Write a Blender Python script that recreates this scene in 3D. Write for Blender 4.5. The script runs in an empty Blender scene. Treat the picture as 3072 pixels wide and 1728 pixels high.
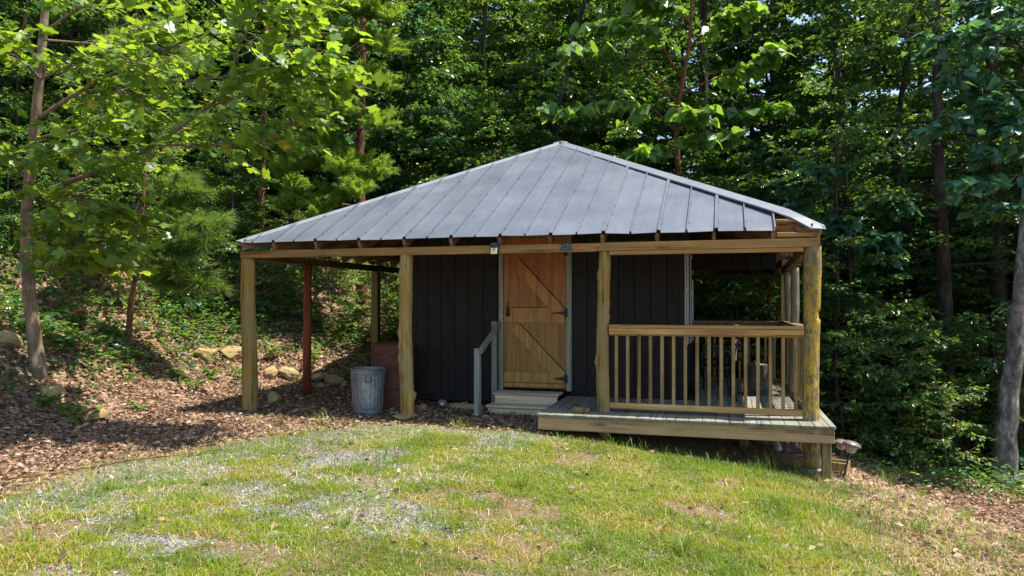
import bpy, math, random
import numpy as np
from mathutils import Matrix, Vector

SC = bpy.context.scene
COL = SC.collection
RNG = np.random.default_rng(7)
random.seed(7)

# ------------------------------------------------------------------ camera
FPX, YAW, HOR = 2200.0, math.atan(631 / 2200.0), 905.0
CAMZ = 1.25
cd = bpy.data.cameras.new('camera')
cd.sensor_width = 36.0
cd.lens = FPX / 3072 * 36.0
cd.shift_y = (HOR - 864) / 3072.0
cd.clip_start = 0.05
cd.clip_end = 1000
cam = bpy.data.objects.new('camera', cd)
cam.location = (0, 0, CAMZ)
cam.rotation_euler = (math.radians(90), 0, YAW)
COL.objects.link(cam)
SC.camera = cam

# ------------------------------------------------------------------ light
SUNV = Vector((0.40, 0.09, 1.0)).normalized()
EL = math.asin(SUNV.z)
W = bpy.data.worlds.new('World')
SC.world = W
W.use_nodes = True
nt = W.node_tree
nt.nodes.clear()
sky = nt.nodes.new('ShaderNodeTexSky')
sky.sky_type = 'NISHITA'
sky.sun_disc = False
sky.sun_elevation = EL
sky.sun_rotation = math.atan2(SUNV.x, SUNV.y)
bg = nt.nodes.new('ShaderNodeBackground')
bg.inputs[1].default_value = 0.13
wo = nt.nodes.new('ShaderNodeOutputWorld')
nt.links.new(sky.outputs[0], bg.inputs[0])
nt.links.new(bg.outputs[0], wo.inputs[0])
sl = bpy.data.lights.new('sun', 'SUN')
sl.energy = 5.0
sl.angle = math.radians(0.53)
sl.color = (1.0, 0.94, 0.84)
sun = bpy.data.objects.new('sun', sl)
sun.rotation_euler = SUNV.to_track_quat('Z', 'Y').to_euler()
sun.location = (6, 2, 20)
COL.objects.link(sun)
SC.view_settings.view_transform = 'Standard'
SC.view_settings.look = 'None'
SC.view_settings.gamma = 1
SC.view_settings.exposure = 1.15
SC.cycles.max_bounces = 5
SC.cycles.diffuse_bounces = 3
SC.cycles.transmission_bounces = 3
SC.cycles.glossy_bounces = 2

# ------------------------------------------------------------------ placing
CY, SY = math.cos(YAW), math.sin(YAW)
KPX = 3072 / 2576.0
def ray(px, py):
    x = (px * KPX - 1536) / FPX
    z = -(py * KPX - HOR) / FPX
    return np.array([CY * x - SY, SY * x + CY, z])
def at(px, d):
    r = ray(px, 759) * d
    return float(r[0]), float(r[1])
def at3(px, py, d):
    r = ray(px, py) * d
    return np.array([r[0], r[1], r[2] + CAMZ])

# ------------------------------------------------------------------ noise
def _hash(ix, iy, s):
    n = (ix.astype(np.int64) * 374761393 + iy.astype(np.int64) * 668265263 + s * 1442695041) & 0x7fffffff
    n = ((n ^ (n >> 13)) * 1274126177) & 0x7fffffff
    return ((n ^ (n >> 16)) & 0xffff) / 65535.0
def vnoise(x, y, s=0):
    x = np.asarray(x, float); y = np.asarray(y, float)
    ix = np.floor(x); iy = np.floor(y)
    fx = x - ix; fy = y - iy
    fx = fx * fx * (3 - 2 * fx); fy = fy * fy * (3 - 2 * fy)
    a = _hash(ix, iy, s); b = _hash(ix + 1, iy, s); c = _hash(ix, iy + 1, s); d = _hash(ix + 1, iy + 1, s)
    return a + (b - a) * fx + (c - a) * fy + (a - b - c + d) * fx * fy
def fbm(x, y, s=0, o=4):
    t = 0; a = .5; n = 0
    for i in range(o):
        t = t + a * vnoise(x * 2 ** i, y * 2 ** i, s + i * 17); n += a; a *= .5
    return t / n
def sstep(a, b, x):
    t = np.clip((x - a) / (b - a), 0, 1)
    return t * t * (3 - 2 * t)

# ------------------------------------------------------------------ mesh helpers
class MB:
    """collects vertices and faces for one mesh"""
    def __init__(self):
        self.v = []; self.f = []; self.n = 0; self.m = []
    def add(self, v, f, mi=0):
        v = np.asarray(v, float)
        self.v.append(v)
        self.f += [tuple(i + self.n for i in q) for q in f]
        self.m += [mi] * len(f)
        self.n += len(v)
        return self
    def box(self, x0, x1, y0, y1, z0, z1, b=.004, mi=0):
        self.add(*cbox(x0, x1, y0, y1, z0, z1, b), mi); return self
    def tube(self, pts, rad, sides=8, cap=True, mi=0):
        self.add(*tube(pts, rad, sides, cap), mi); return self
    def bar(self, p, q, w, h, b=.003, up=(0, 0, 1), mi=0):
        """box of width w and height h from p to q"""
        p = np.array(p, float); q = np.array(q, float)
        d = q - p; L = np.linalg.norm(d); d /= L
        up = np.array(up, float); s = np.cross(d, up); s /= np.linalg.norm(s); u = np.cross(s, d)
        v, f = cbox(0, L, -w / 2, w / 2, -h / 2, h / 2, b)
        self.add(p + v[:, :1] * d + v[:, 1:2] * s + v[:, 2:3] * u, f, mi); return self
    def mesh(self, name, smooth=False):
        me = bpy.data.meshes.new(name)
        v = np.concatenate(self.v) if self.v else np.zeros((0, 3))
        me.from_pydata(v.tolist(), [], self.f)
        if smooth: me.polygons.foreach_set('use_smooth', [True] * len(me.polygons))
        if any(self.m): me.polygons.foreach_set('material_index', self.m)
        me.update()
        return me

def cbox(x0, x1, y0, y1, z0, z1, b=.004):
    b = min(b, (x1 - x0) * .45, (y1 - y0) * .45, (z1 - z0) * .45)
    V = []; idx = {}
    for sx in (0, 1):
        for sy in (0, 1):
            for sz in (0, 1):
                X = (x0, x1)[sx]; Y = (y0, y1)[sy]; Z = (z0, z1)[sz]
                ix = X + (b, -b)[sx]; iy = Y + (b, -b)[sy]; iz = Z + (b, -b)[sz]
                for k, p in enumerate(((X, iy, iz), (ix, Y, iz), (ix, iy, Z))):
                    idx[sx, sy, sz, k] = len(V); V.append(p)
    g = lambda *a: idx[a]
    F = [(g(0,0,0,0), g(0,0,1,0), g(0,1,1,0), g(0,1,0,0)), (g(1,0,0,0), g(1,1,0,0), g(1,1,1,0), g(1,0,1,0)),
         (g(0,0,0,1), g(1,0,0,1), g(1,0,1,1), g(0,0,1,1)), (g(0,1,0,1), g(0,1,1,1), g(1,1,1,1), g(1,1,0,1)),
         (g(0,0,0,2), g(0,1,0,2), g(1,1,0,2), g(1,0,0,2)), (g(0,0,1,2), g(1,0,1,2), g(1,1,1,2), g(0,1,1,2))]
    for a in (0, 1):
        for c in (0, 1):
            q = (g(a,c,0,0), g(a,c,0,1), g(a,c,1,1), g(a,c,1,0)); F.append(q if a == c else q[::-1])
            q = (g(a,0,c,0), g(a,0,c,2), g(a,1,c,2), g(a,1,c,0)); F.append(q[::-1] if a == c else q)
            q = (g(0,a,c,1), g(0,a,c,2), g(1,a,c,2), g(1,a,c,1)); F.append(q if a == c else q[::-1])
            for e in (0, 1):
                q = (g(a,c,e,0), g(a,c,e,1), g(a,c,e,2)); F.append(q if (a + c + e) % 2 else q[::-1])
    return np.array(V, float), F

def tube(pts, rad, sides=8, cap=True):
    P = np.asarray(pts, float); n = len(P)
    rad = np.broadcast_to(np.asarray(rad, float), (n,)) if np.ndim(rad) < 2 else np.asarray(rad)
    T = np.gradient(P, axis=0); T /= np.maximum(np.linalg.norm(T, axis=1, keepdims=True), 1e-9)
    ref = np.array([0., 1., 0.]) if abs(T[0][1]) < .9 else np.array([1., 0., 0.])
    S = np.cross(T, ref); S /= np.linalg.norm(S, axis=1, keepdims=True)
    U = np.cross(S, T)
    a = np.linspace(0, 2 * math.pi, sides, endpoint=False)
    R = rad[:, None] if rad.ndim == 1 else rad
    V = P[:, None, :] + (R * np.cos(a))[..., None] * S[:, None, :] + (R * np.sin(a))[..., None] * U[:, None, :]
    V = V.reshape(-1, 3)
    F = []
    for i in range(n - 1):
        for j in range(sides):
            k = (j + 1) % sides
            F.append((i * sides + j, i * sides + k, (i + 1) * sides + k, (i + 1) * sides + j))
    if cap:
        F.append(tuple(range(sides))[::-1]); F.append(tuple((n - 1) * sides + j for j in range(sides)))
    return V, F

def lathe(prof, sides=24, wob=None):
    """prof: list of (r, z); wob(angle index array, ring) -> radius multiplier"""
    V = []; F = []
    a = np.linspace(0, 2 * math.pi, sides, endpoint=False)
    for i, (r, z) in enumerate(prof):
        m = wob(a, i) if wob else 1.0
        V.append(np.stack([r * m * np.cos(a), r * m * np.sin(a), np.full(sides, z)], 1))
    for i in range(len(prof) - 1):
        for j in range(sides):
            k = (j + 1) % sides
            F.append((i * sides + j, i * sides + k, (i + 1) * sides + k, (i + 1) * sides + j))
    return np.concatenate(V), F

def fast_mesh(name, V, F, rnd=None, mats=(), mi=None, smooth=False):
    """V (n,3) float, F (m,3|4) int arrays; rnd per-vertex float attribute"""
    me = bpy.data.meshes.new(name)
    V = np.ascontiguousarray(V, dtype=np.float32); F = np.ascontiguousarray(F, dtype=np.int32)
    k = F.shape[1]
    me.vertices.add(len(V)); me.vertices.foreach_set('co', V.ravel())
    me.loops.add(F.size); me.loops.foreach_set('vertex_index', F.ravel())
    me.polygons.add(len(F)); me.polygons.foreach_set('loop_start', np.arange(0, F.size, k, dtype=np.int32))
    if mi is not None: me.polygons.foreach_set('material_index', np.asarray(mi, dtype=np.int32))
    if smooth: me.polygons.foreach_set('use_smooth', np.ones(len(F), dtype=bool))
    for m in mats: me.materials.append(m)
    me.update(calc_edges=True)
    if rnd is not None:
        at_ = me.attributes.new('rnd', 'FLOAT', 'POINT'); at_.data.foreach_set('value', np.asarray(rnd, dtype=np.float32))
    return me

def link(name, me, mat=None, parent=None, loc=None):
    o = bpy.data.objects.new(name, me)
    if mat is not None and me is not None and not me.materials: me.materials.append(mat)
    if parent is not None: o.parent = parent
    if loc is not None: o.location = loc
    COL.objects.link(o)
    return o
def tag(o, label=None, cat=None, group=None, kind=None):
    if label: o['label'] = label
    if cat: o['category'] = cat
    if group: o['group'] = group
    if kind: o['kind'] = kind
    return o
def thing(name, label, cat, loc=(0, 0, 0), group=None, rz=0):
    o = bpy.data.objects.new(name, None)
    o.empty_display_size = .1
    o.location = loc; o.rotation_euler = (0, 0, rz)
    COL.objects.link(o)
    return tag(o, label, cat, group)
def part(name, mb, mat, parent, smooth=False, off=None):
    """mesh part; off moves world-space geometry into the parent's local space"""
    me = mb.mesh(name, smooth)
    if off is not None:
        me.transform(Matrix.Translation(-Vector(off)))
    if isinstance(mat, (list, tuple)):
        for m in mat: me.materials.append(m)
        mat = None
    return link(name, me, mat, parent)
# ------------------------------------------------------------------ materials
def newmat(name):
    m = bpy.data.materials.new(name); m.use_nodes = True
    n = m.node_tree; n.nodes.clear()
    out = n.nodes.new('ShaderNodeOutputMaterial')
    return m, n, out
class NT:
    def __init__(self, tree): self.t = tree
    def node(self, typ, ins=None, **kw):
        n = self.t.nodes.new(typ)
        for k, v in kw.items(): setattr(n, k, v)
        for k, v in (ins or {}).items():
            if hasattr(v, 'is_linked') or isinstance(v, bpy.types.NodeSocket): self.t.links.new(v, n.inputs[k])
            else: n.inputs[k].default_value = v
        return n
    def ramp(self, fac, stops, interp='LINEAR'):
        n = self.t.nodes.new('ShaderNodeValToRGB'); r = n.color_ramp; r.interpolation = interp
        while len(r.elements) < len(stops): r.elements.new(0.5)
        for e, (p, c) in zip(r.elements, stops):
            e.position = p; e.color = (*c, 1) if len(c) == 3 else c
        self.t.links.new(fac, n.inputs[0]); return n.outputs[0]
    def mix(self, f, a, b, mode='MIX'):
        n = self.t.nodes.new('ShaderNodeMix'); n.data_type = 'RGBA'; n.blend_type = mode
        for k, v in ((0, f), (6, a), (7, b)):
            if isinstance(v, bpy.types.NodeSocket): self.t.links.new(v, n.inputs[k])
            else: n.inputs[k].default_value = v if k == 0 else ((*v, 1) if len(v) == 3 else v)
        return n.outputs[2]
    def math(self, op, a, b=0.0, c=0.0):
        n = self.t.nodes.new('ShaderNodeMath'); n.operation = op
        for k, v in enumerate((a, b, c)):
            if isinstance(v, bpy.types.NodeSocket): self.t.links.new(v, n.inputs[k])
            else: n.inputs[k].default_value = v
        return n.outputs[0]
    def coords(self, scale=(1, 1, 1), kind='Object', jitter=True):
        tc = self.node('ShaderNodeTexCoord')
        v = tc.outputs[kind]
        if jitter:
            oi = self.node('ShaderNodeObjectInfo')
            k = self.math('MULTIPLY', oi.outputs['Random'], 37.0)
            v = self.node('ShaderNodeVectorMath', {0: v, 1: k}, operation='ADD').outputs[0]
        mp = self.node('ShaderNodeMapping', {'Vector': v}); mp.inputs['Scale'].default_value = scale
        return mp.outputs[0]
    def noise(self, vec, scale, detail=4, rough=.55, dist=0):
        n = self.node('ShaderNodeTexNoise', {'Vector': vec, 'Scale': scale, 'Detail': detail, 'Roughness': rough, 'Distortion': dist})
        return n.outputs[0]
    def voro(self, vec, scale, feat='F1', out=0):
        n = self.node('ShaderNodeTexVoronoi', {'Vector': vec, 'Scale': scale}, feature=feat); return n.outputs[out]
    def bump(self, h, s=.3, d=.01):
        return self.node('ShaderNodeBump', {'Height': h, 'Strength': s, 'Distance': d}).outputs[0]
    def bsdf(self, out, col, rough=.7, spec=.3, metal=0, normal=None):
        b = self.node('ShaderNodeBsdfPrincipled', {'Base Color': col if isinstance(col, bpy.types.NodeSocket) else (*col, 1)})
        for k, v in (('Roughness', rough), ('Specular IOR Level', spec), ('Metallic', metal)):
            if isinstance(v, bpy.types.NodeSocket): self.t.links.new(v, b.inputs[k])
            else: b.inputs[k].default_value = v
        if normal is not None: self.t.links.new(normal, b.inputs['Normal'])
        if out is not None: self.t.links.new(b.outputs[0], out.inputs[0])
        return b

def mul(c, k): return tuple(x * k for x in c)

def wood(name, dark, mid, light, axis='x', grain=1.0, rough=.75, weather=None, knots=True, bump=.35):
    """sawn timber: streaks run along the axis"""
    m, t, out = newmat(name); N = NT(t)
    A = lambda a, b: {'x': (a, b, b), 'y': (b, a, b), 'z': (b, b, a)}[axis]
    g = N.noise(N.coords(A(1.1 * grain, 34 * grain)), 1.0, 5, .68, .5)
    big = N.noise(N.coords(A(.7, 9)), 1.0, 4, .6, 1.2)
    blot = N.noise(N.coords(A(1.6, 4)), 1.0, 3, .5)
    f = N.math('ADD', N.math('ADD', N.math('MULTIPLY', g, .38), N.math('MULTIPLY', big, .40)), N.math('MULTIPLY', blot, .22))
    col = N.ramp(f, [(.36, dark), (.45, mul(mid, .8)), (.53, mid), (.63, light)])
    crk = N.noise(N.coords(A(.55, 30)), 1.0, 3, .6, .3)
    col = N.mix(N.math('MULTIPLY', N.ramp(crk, [(.57, (0, 0, 0)), (.64, (1, 1, 1))]), .8), col, mul(dark, .45))
    if knots:
        kv = N.coords({'x': (1.6, 7, 7), 'y': (7, 1.6, 7), 'z': (7, 7, 1.6)}[axis])
        k = N.voro(kv, 1.0)
        kf = N.ramp(k, [(.05, (1, 1, 1)), (.22, (0, 0, 0))])
        col = N.mix(N.math('MULTIPLY', kf, .75), col, mul(dark, .55))
    if weather:
        wv = N.coords((2.2, 2.2, 2.2)); w = N.noise(wv, 1.0, 5, .65)
        wf = N.ramp(w, [(.46, (0, 0, 0)), (.58, (1, 1, 1))])
        col = N.mix(N.math('MULTIPLY', wf, .75), col, weather)
    oi = N.node('ShaderNodeObjectInfo')
    br = N.math('ADD', N.math('MULTIPLY', oi.outputs['Random'], .36), .82)
    col = N.mix(1.0, col, N.node('ShaderNodeCombineColor', {0: br, 1: br, 2: br}).outputs[0], 'MULTIPLY')
    N.bsdf(out, col, rough, .25, 0, N.bump(f, bump, .004))
    return m

M = {}
M['post'] = wood('yellow_stained_log', (.10, .062, .018), (.285, .185, .05), (.42, .295, .095), 'z', .45, .9, (.24, .19, .085))
M['post_red'] = wood('red_stained_post', (.12, .030, .012), (.24, .065, .026), (.33, .10, .042), 'z', 1, .65, None, False)
M['post_green'] = wood('olive_treated_post', (.12, .10, .04), (.24, .19, .07), (.33, .26, .10), 'z', 1, .7, None)
M['post_grey'] = wood('grey_barked_log', (.06, .05, .035), (.17, .145, .10), (.32, .29, .22), 'z', .5, .9, (.12, .13, .08))
M['beam'] = wood('golden_treated_timber', (.13, .058, .017), (.37, .205, .060), (.53, .33, .115), 'x', .4, .75, (.27, .175, .07))
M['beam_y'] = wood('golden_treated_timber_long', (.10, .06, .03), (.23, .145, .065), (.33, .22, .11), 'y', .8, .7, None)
M['rafter'] = wood('brown_rafter_timber', (.10, .055, .03), (.21, .12, .065), (.30, .19, .11), 'y', .9, .75, None)
M['rafter_x'] = wood('brown_rafter_timber_cross', (.10, .055, .03), (.21, .12, .065), (.30, .19, .11), 'x', .9, .75, None)
M['sheath'] = wood('brown_roof_board', (.09, .05, .028), (.19, .11, .06), (.27, .17, .1), 'x', .9, .8, None)
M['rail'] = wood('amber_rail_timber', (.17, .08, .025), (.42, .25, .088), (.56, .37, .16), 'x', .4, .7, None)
M['baluster'] = wood('amber_baluster_timber', (.12, .07, .024), (.26, .165, .065), (.37, .255, .11), 'z', .5, .65, (.30, .22, .10), False)
M['rail_dark'] = wood('shaded_rail_timber', (.10, .065, .035), (.20, .13, .07), (.28, .19, .11), 'y', .9, .7, None)  # darker copy of the rail timber, with shade put into its colour
M['deck'] = wood('weathered_grey_decking', (.10, .095, .075), (.20, .195, .165), (.30, .30, .27), 'y', .5, .7, (.17, .18, .12))
M['rim'] = wood('pale_rim_joist', (.17, .10, .045), (.46, .31, .17), (.60, .44, .27), 'x', .3, .85, (.40, .28, .13))

def door_mat():
    # stain is redder towards the top, yellower lower down, with an uneven change
    m, t, out = newmat('stained_door_boards'); N = NT(t)
    v = N.coords((20, 20, 1.1)); g = N.noise(v, 1, 5, .62, .4)
    col_a = N.ramp(g, [(.3, (.18, .052, .011)), (.5, (.31, .098, .022)), (.72, (.40, .145, .042))])
    col_b = N.ramp(g, [(.3, (.16, .080, .018)), (.5, (.27, .148, .036)), (.72, (.35, .21, .064))])
    tc = N.node('ShaderNodeTexCoord'); sx = N.node('ShaderNodeSeparateXYZ', {0: tc.outputs['Object']})
    wv = N.coords((2.5, 2.5, 1.5), jitter=False); w = N.noise(wv, 1, 4, .6)
    f = N.math('ADD', N.math('MULTIPLY', sx.outputs[2], .75), N.math('MULTIPLY', w, .7))
    fm = N.node('ShaderNodeMapRange', {0: f, 1: 1.0, 2: 1.95, 3: 0.0, 4: 1.0}).outputs[0]
    col = N.mix(fm, col_b, col_a)
    N.bsdf(out, col, .5, .3, 0, N.bump(g, .25, .003)); return m
M['door'] = door_mat()

def siding():
    m, t, out = newmat('black_stained_siding'); N = NT(t)
    v = N.coords((5, 5, 38)); g = N.noise(v, 1, 5, .7, .8)
    v2 = N.coords((3, 3, 1.2)); b = N.noise(v2, 1, 3, .6)
    f = N.math('ADD', N.math('MULTIPLY', g, .7), N.math('MULTIPLY', b, .3))
    col = N.ramp(f, [(.36, (.014, .0125, .0105)), (.5, (.020, .0185, .0155)), (.64, (.029, .0265, .022))])
    N.bsdf(out, col, .75, .2, 0, N.bump(g, .15, .003)); return m
M['siding'] = siding()
def flat(name, c, rough=.7, spec=.3, metal=0, var=.18, scale=6):
    m, t, out = newmat(name); N = NT(t)
    v = N.coords((1, 1, 1)); n = N.noise(v, scale, 5, .65)
    col = N.ramp(n, [(.3, mul(c, 1 - var)), (.7, mul(c, 1 + var))])
    N.bsdf(out, col, rough, spec, metal, N.bump(n, .15, .003)); return m
M['black'] = flat('black_iron', (.012, .012, .012), .5, .4)
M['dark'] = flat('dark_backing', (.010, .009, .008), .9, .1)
M['trim'] = wood('grey_green_trim_paint', (.17, .17, .125), (.24, .24, .185), (.29, .29, .23), 'z', .7, .65, None, False, .15)
M['greypaint'] = wood('blue_grey_painted_timber', (.20, .205, .185), (.30, .305, .28), (.38, .385, .36), 'z', .7, .65, None, False, .2)
M['step'] = wood('beige_painted_step', (.52, .43, .27), (.68, .58, .40), (.76, .67, .49), 'x', .5, .6, (.54, .45, .28), False, .15)
M['white'] = flat('off_white_frame_paint', (.55, .56, .54), .6, .3, 0, .06)
M['concrete'] = flat('grey_concrete', (.22, .21, .18), .9, .1, 0, .35, 14)
M['plate'] = flat('green_grey_steel_plate', (.05, .075, .075), .5, .4, .3)
M['lamp_dark'] = flat('dark_lamp_housing', (.02, .025, .035), .45, .4)
M['lamp_face'] = flat('cream_lamp_panel', (.42, .40, .24), .4, .4, 0, .08)
M['orange'] = flat('orange_beam_stain', (.45, .12, .04), .6, .2, 0, .5, 30)
M['white_dot'] = flat('pale_screw_head', (.5, .5, .48), .4, .5)
M['plastic'] = flat('brown_lamp_plastic', (.13, .10, .10), .35, .5, 0, .25, 20)
M['stake'] = flat('dark_brown_stake', (.035, .022, .02), .5, .4)
M['towel'] = flat('cream_woven_cloth', (.52, .47, .34), .9, .1, 0, .18, 60)
M['stripe'] = flat('black_woven_stripe', (.02, .02, .025), .9, .1)
M['pipe'] = flat('pale_plastic_pipe', (.45, .42, .36), .5, .4)

def glass():
    m, t, out = newmat('window_glass'); N = NT(t)
    b = N.bsdf(out, (.012, .016, .014), .12, .06); return m
M['glass'] = glass()
def lens():
    m, t, out = newmat('smoky_lamp_lens'); N = NT(t)
    b = N.bsdf(out, (.6, .5, .42), .25, .5); b.inputs['Transmission Weight'].default_value = .55; return m
M['lens'] = lens()

def roofmetal():
    m, t, out = newmat('charcoal_roof_sheet'); N = NT(t)
    v = N.coords((1, 1, 1)); n = N.noise(v, 1.6, 6, .62)
    v2 = N.coords((7, 1.0, 1.0)); s = N.noise(v2, 1.2, 5, .65)
    f = N.math('ADD', N.math('MULTIPLY', n, .55), N.math('MULTIPLY', s, .45))
    col = N.ramp(f, [(.36, (.078, .090, .115)), (.5, (.094, .108, .136)), (.64, (.114, .129, .158))])
    sp = N.noise(N.coords((1, 1, 1)), 42, 3, .7)
    sf = N.ramp(sp, [(.66, (0, 0, 0)), (.73, (1, 1, 1))])
    col = N.mix(N.math('MULTIPLY', sf, .45), col, (.04, .042, .045))
    oi = N.node('ShaderNodeObjectInfo'); br = N.math('ADD', N.math('MULTIPLY', oi.outputs['Random'], .22), .89)
    col = N.mix(1.0, col, N.node('ShaderNodeCombineColor', {0: br, 1: br, 2: br}).outputs[0], 'MULTIPLY')
    big = N.noise(N.coords((.8, .35, .5)), 1.0, 5, .6, .8)
    col = N.mix(N.math('MULTIPLY', N.ramp(big, [(.48, (0, 0, 0)), (.66, (1, 1, 1))]), .18), col, (.16, .165, .165))
    rg = N.math('ADD', N.math('MULTIPLY', n, .35), .24)
    N.bsdf(out, col, rg, .5, 0.0, N.bump(n, .12, .01)); return m
M['roof'] = roofmetal()
M['screw'] = flat('black_roof_screw', (.02, .02, .022), .5, .4)
M['cap'] = flat('pale_grey_hip_flashing', (.17, .185, .21), .38, .5, 0, .12, 5)

def galv():
    m, t, out = newmat('galvanised_steel'); N = NT(t)
    v = N.coords((1, 1, 1)); n = N.noise(v, 5, 6, .65); c = N.voro(v, 28, 'F1', 1)
    f = N.ramp(n, [(.3, (.12, .135, .15)), (.5, (.21, .23, .25)), (.72, (.36, .38, .39))])
    f = N.mix(.18, f, c, 'OVERLAY')
    r = N.noise(v, 9, 5, .7); rf = N.ramp(r, [(.66, (0, 0, 0)), (.74, (1, 1, 1))])
    tc = N.node('ShaderNodeTexCoord'); sz = N.node('ShaderNodeSeparateXYZ', {0: tc.outputs['Object']}).outputs[2]
    low = N.node('ShaderNodeMapRange', {0: sz, 1: .02, 2: .12, 3: 1.0, 4: 0.12}).outputs[0]
    col = N.mix(N.math('MULTIPLY', rf, low), f, (.16, .08, .045))
    N.bsdf(out, col, .52, .5, .55, N.bump(n, .1, .004)); return m
M['galv'] = galv()
def rust():
    m, t, out = newmat('rusty_drum_paint'); N = NT(t)
    v = N.coords((1, 1, 1)); n = N.noise(v, 4, 7, .7); n2 = N.noise(v, 22, 5, .7)
    f = N.math('ADD', N.math('MULTIPLY', n, .65), N.math('MULTIPLY', n2, .35))
    col = N.ramp(f, [(.3, (.05, .022, .014)), (.5, (.105, .045, .026)), (.7, (.17, .085, .045))])
    N.bsdf(out, col, .75, .25, .1, N.bump(f, .3, .004)); return m
M['rust'] = rust()

def rock():
    m, t, out = newmat('mossy_sandstone'); N = NT(t)
    v = N.coords((1, 1, 1)); n = N.noise(v, 3.2, 7, .65, .6); n2 = N.noise(v, 16, 6, .7)
    f = N.math('ADD', N.math('MULTIPLY', n, .6), N.math('MULTIPLY', n2, .4))
    col = N.ramp(f, [(.3, (.15, .10, .045)), (.48, (.30, .215, .10)), (.62, (.40, .30, .16)), (.75, (.47, .40, .28))])
    mo = N.ramp(N.noise(v, 5, 5, .7), [(.55, (0, 0, 0)), (.72, (1, 1, 1))])
    col = N.mix(N.math('MULTIPLY', mo, .55), col, (.10, .10, .035))
    N.bsdf(out, col, .9, .15, 0, N.bump(f, .6, .02)); return m
M['rock'] = rock()

def bark(name, c0, c1, c2, sx=9, sz=2.2, bands=False, bump=.9):
    m, t, out = newmat(name); N = NT(t)
    v = N.coords((sx, sx, sz)); n = N.noise(v, 1.4, 7, .7, .6)
    vv = N.coords((1.6, 1.6, 1.0)); b = N.noise(vv, 1.3, 5, .65)
    f = N.math('ADD', N.math('MULTIPLY', n, .62), N.math('MULTIPLY', b, .38))
    col = N.ramp(f, [(.38, c0), (.5, c1), (.60, c2)])
    if bands:
        bv = N.coords((.6, .6, 5)); bn = N.noise(bv, 1.1, 4, .6)
        col = N.mix(N.math('MULTIPLY', N.ramp(bn, [(.56, (0, 0, 0)), (.66, (1, 1, 1))]), .6), col, mul(c2, 1.35))
    N.bsdf(out, col, .92, .12, 0, N.bump(f, bump, .025)); return m
M['bark_tulip'] = bark('smooth_brown_bark', (.085, .06, .04), (.17, .125, .085), (.26, .205, .15), 7, 2.5, True, .45)
M['bark_pine'] = bark('reddish_pine_bark', (.05, .024, .014), (.14, .065, .035), (.24, .125, .075), 9, 3.2)
M['bark_dark'] = bark('dark_furrowed_bark', (.018, .015, .012), (.045, .037, .03), (.085, .072, .06), 11, 1.6)
M['bark_grey'] = bark('grey_lichen_bark', (.05, .045, .037), (.16, .15, .125), (.36, .355, .32), 8, 3.5)
M['bark_mottled'] = bark('grey_mottled_bark', (.03, .027, .024), (.085, .078, .068), (.24, .23, .21), 7, 4.0)

def leafmat(name, dark, mid, light, trans, tmix=.42, rough=.38, odd=None, oddp=.97, shift=True):
    m, t, out = newmat(name); N = NT(t)
    a = N.node('ShaderNodeAttribute', attribute_name='rnd').outputs['Fac']
    oi = N.node('ShaderNodeObjectInfo')
    f = N.math('FRACT', N.math('ADD', a, oi.outputs['Random'])) if shift else a
    stops = [(0.0, dark), (.5, mid), (.93, light)]
    if odd: stops += [(oddp, light), (min(oddp + .005, .999), odd)]
    col = N.ramp(f, stops)
    tcol = N.mix(1.0, N.ramp(f, [(0, mul(trans, .75)), (1, mul(trans, 1.25))]), (1, 1, 1), 'MULTIPLY')
    if odd: tcol = N.mix(N.math('GREATER_THAN', f, oddp), tcol, mul(odd, .9))
    b = N.bsdf(None, col, rough, .42)
    tr = N.node('ShaderNodeBsdfTranslucent', {'Color': tcol})
    mx = N.node('ShaderNodeMixShader', {0: tmix, 1: b.outputs[0], 2: tr.outputs[0]})
    t.links.new(mx.outputs[0], out.inputs[0]); return m
M['leaf_tulip'] = leafmat('tulip_tree_leaf', (.055, .125, .020), (.085, .175, .025), (.13, .23, .03), (.36, .52, .03), .42, .42, (.48, .36, .03), .985)
M['leaf_big'] = leafmat('broad_sapling_leaf', (.05, .13, .035), (.085, .18, .045), (.13, .24, .06), (.32, .52, .04), .42, .38)
M['leaf_oak'] = leafmat('oak_leaf', (.020, .066, .032), (.033, .094, .036), (.055, .13, .038), (.22, .38, .030), .38, .25)
M['leaf_beech'] = leafmat('understory_leaf', (.024, .076, .036), (.038, .108, .040), (.064, .142, .042), (.24, .42, .035), .38, .27)
M['leaf_teal'] = leafmat('blue_green_leaf', (.022, .085, .058), (.038, .12, .075), (.06, .16, .09), (.16, .34, .08), .33, .27)
M['leaf_weed'] = leafmat('weed_leaf', (.045, .11, .025), (.08, .17, .03), (.13, .23, .04), (.28, .44, .04), .4, .42, (.45, .33, .05), .97)
M['needle'] = leafmat('pine_needle', (.045, .105, .022), (.075, .16, .03), (.12, .22, .04), (.30, .42, .04), .35, .45)
M['needle_far'] = leafmat('short_pine_needle', (.075, .16, .022), (.125, .235, .03), (.18, .31, .04), (.40, .56, .04), .42, .45)
M['grass'] = leafmat('grass_blade', (.045, .105, .008), (.14, .20, .009), (.265, .275, .016), (.40, .52, .012), .38, .5, (.42, .27, .09), .88, False)
M['grass_tall'] = leafmat('tall_grass_blade', (.045, .11, .012), (.085, .165, .014), (.15, .215, .02), (.28, .40, .02), .35, .5, (.44, .28, .08), .90, False)
M['clover'] = leafmat('clover_leaf', (.06, .15, .014), (.105, .215, .018), (.16, .27, .024), (.36, .52, .02), .35, .45)

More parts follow.
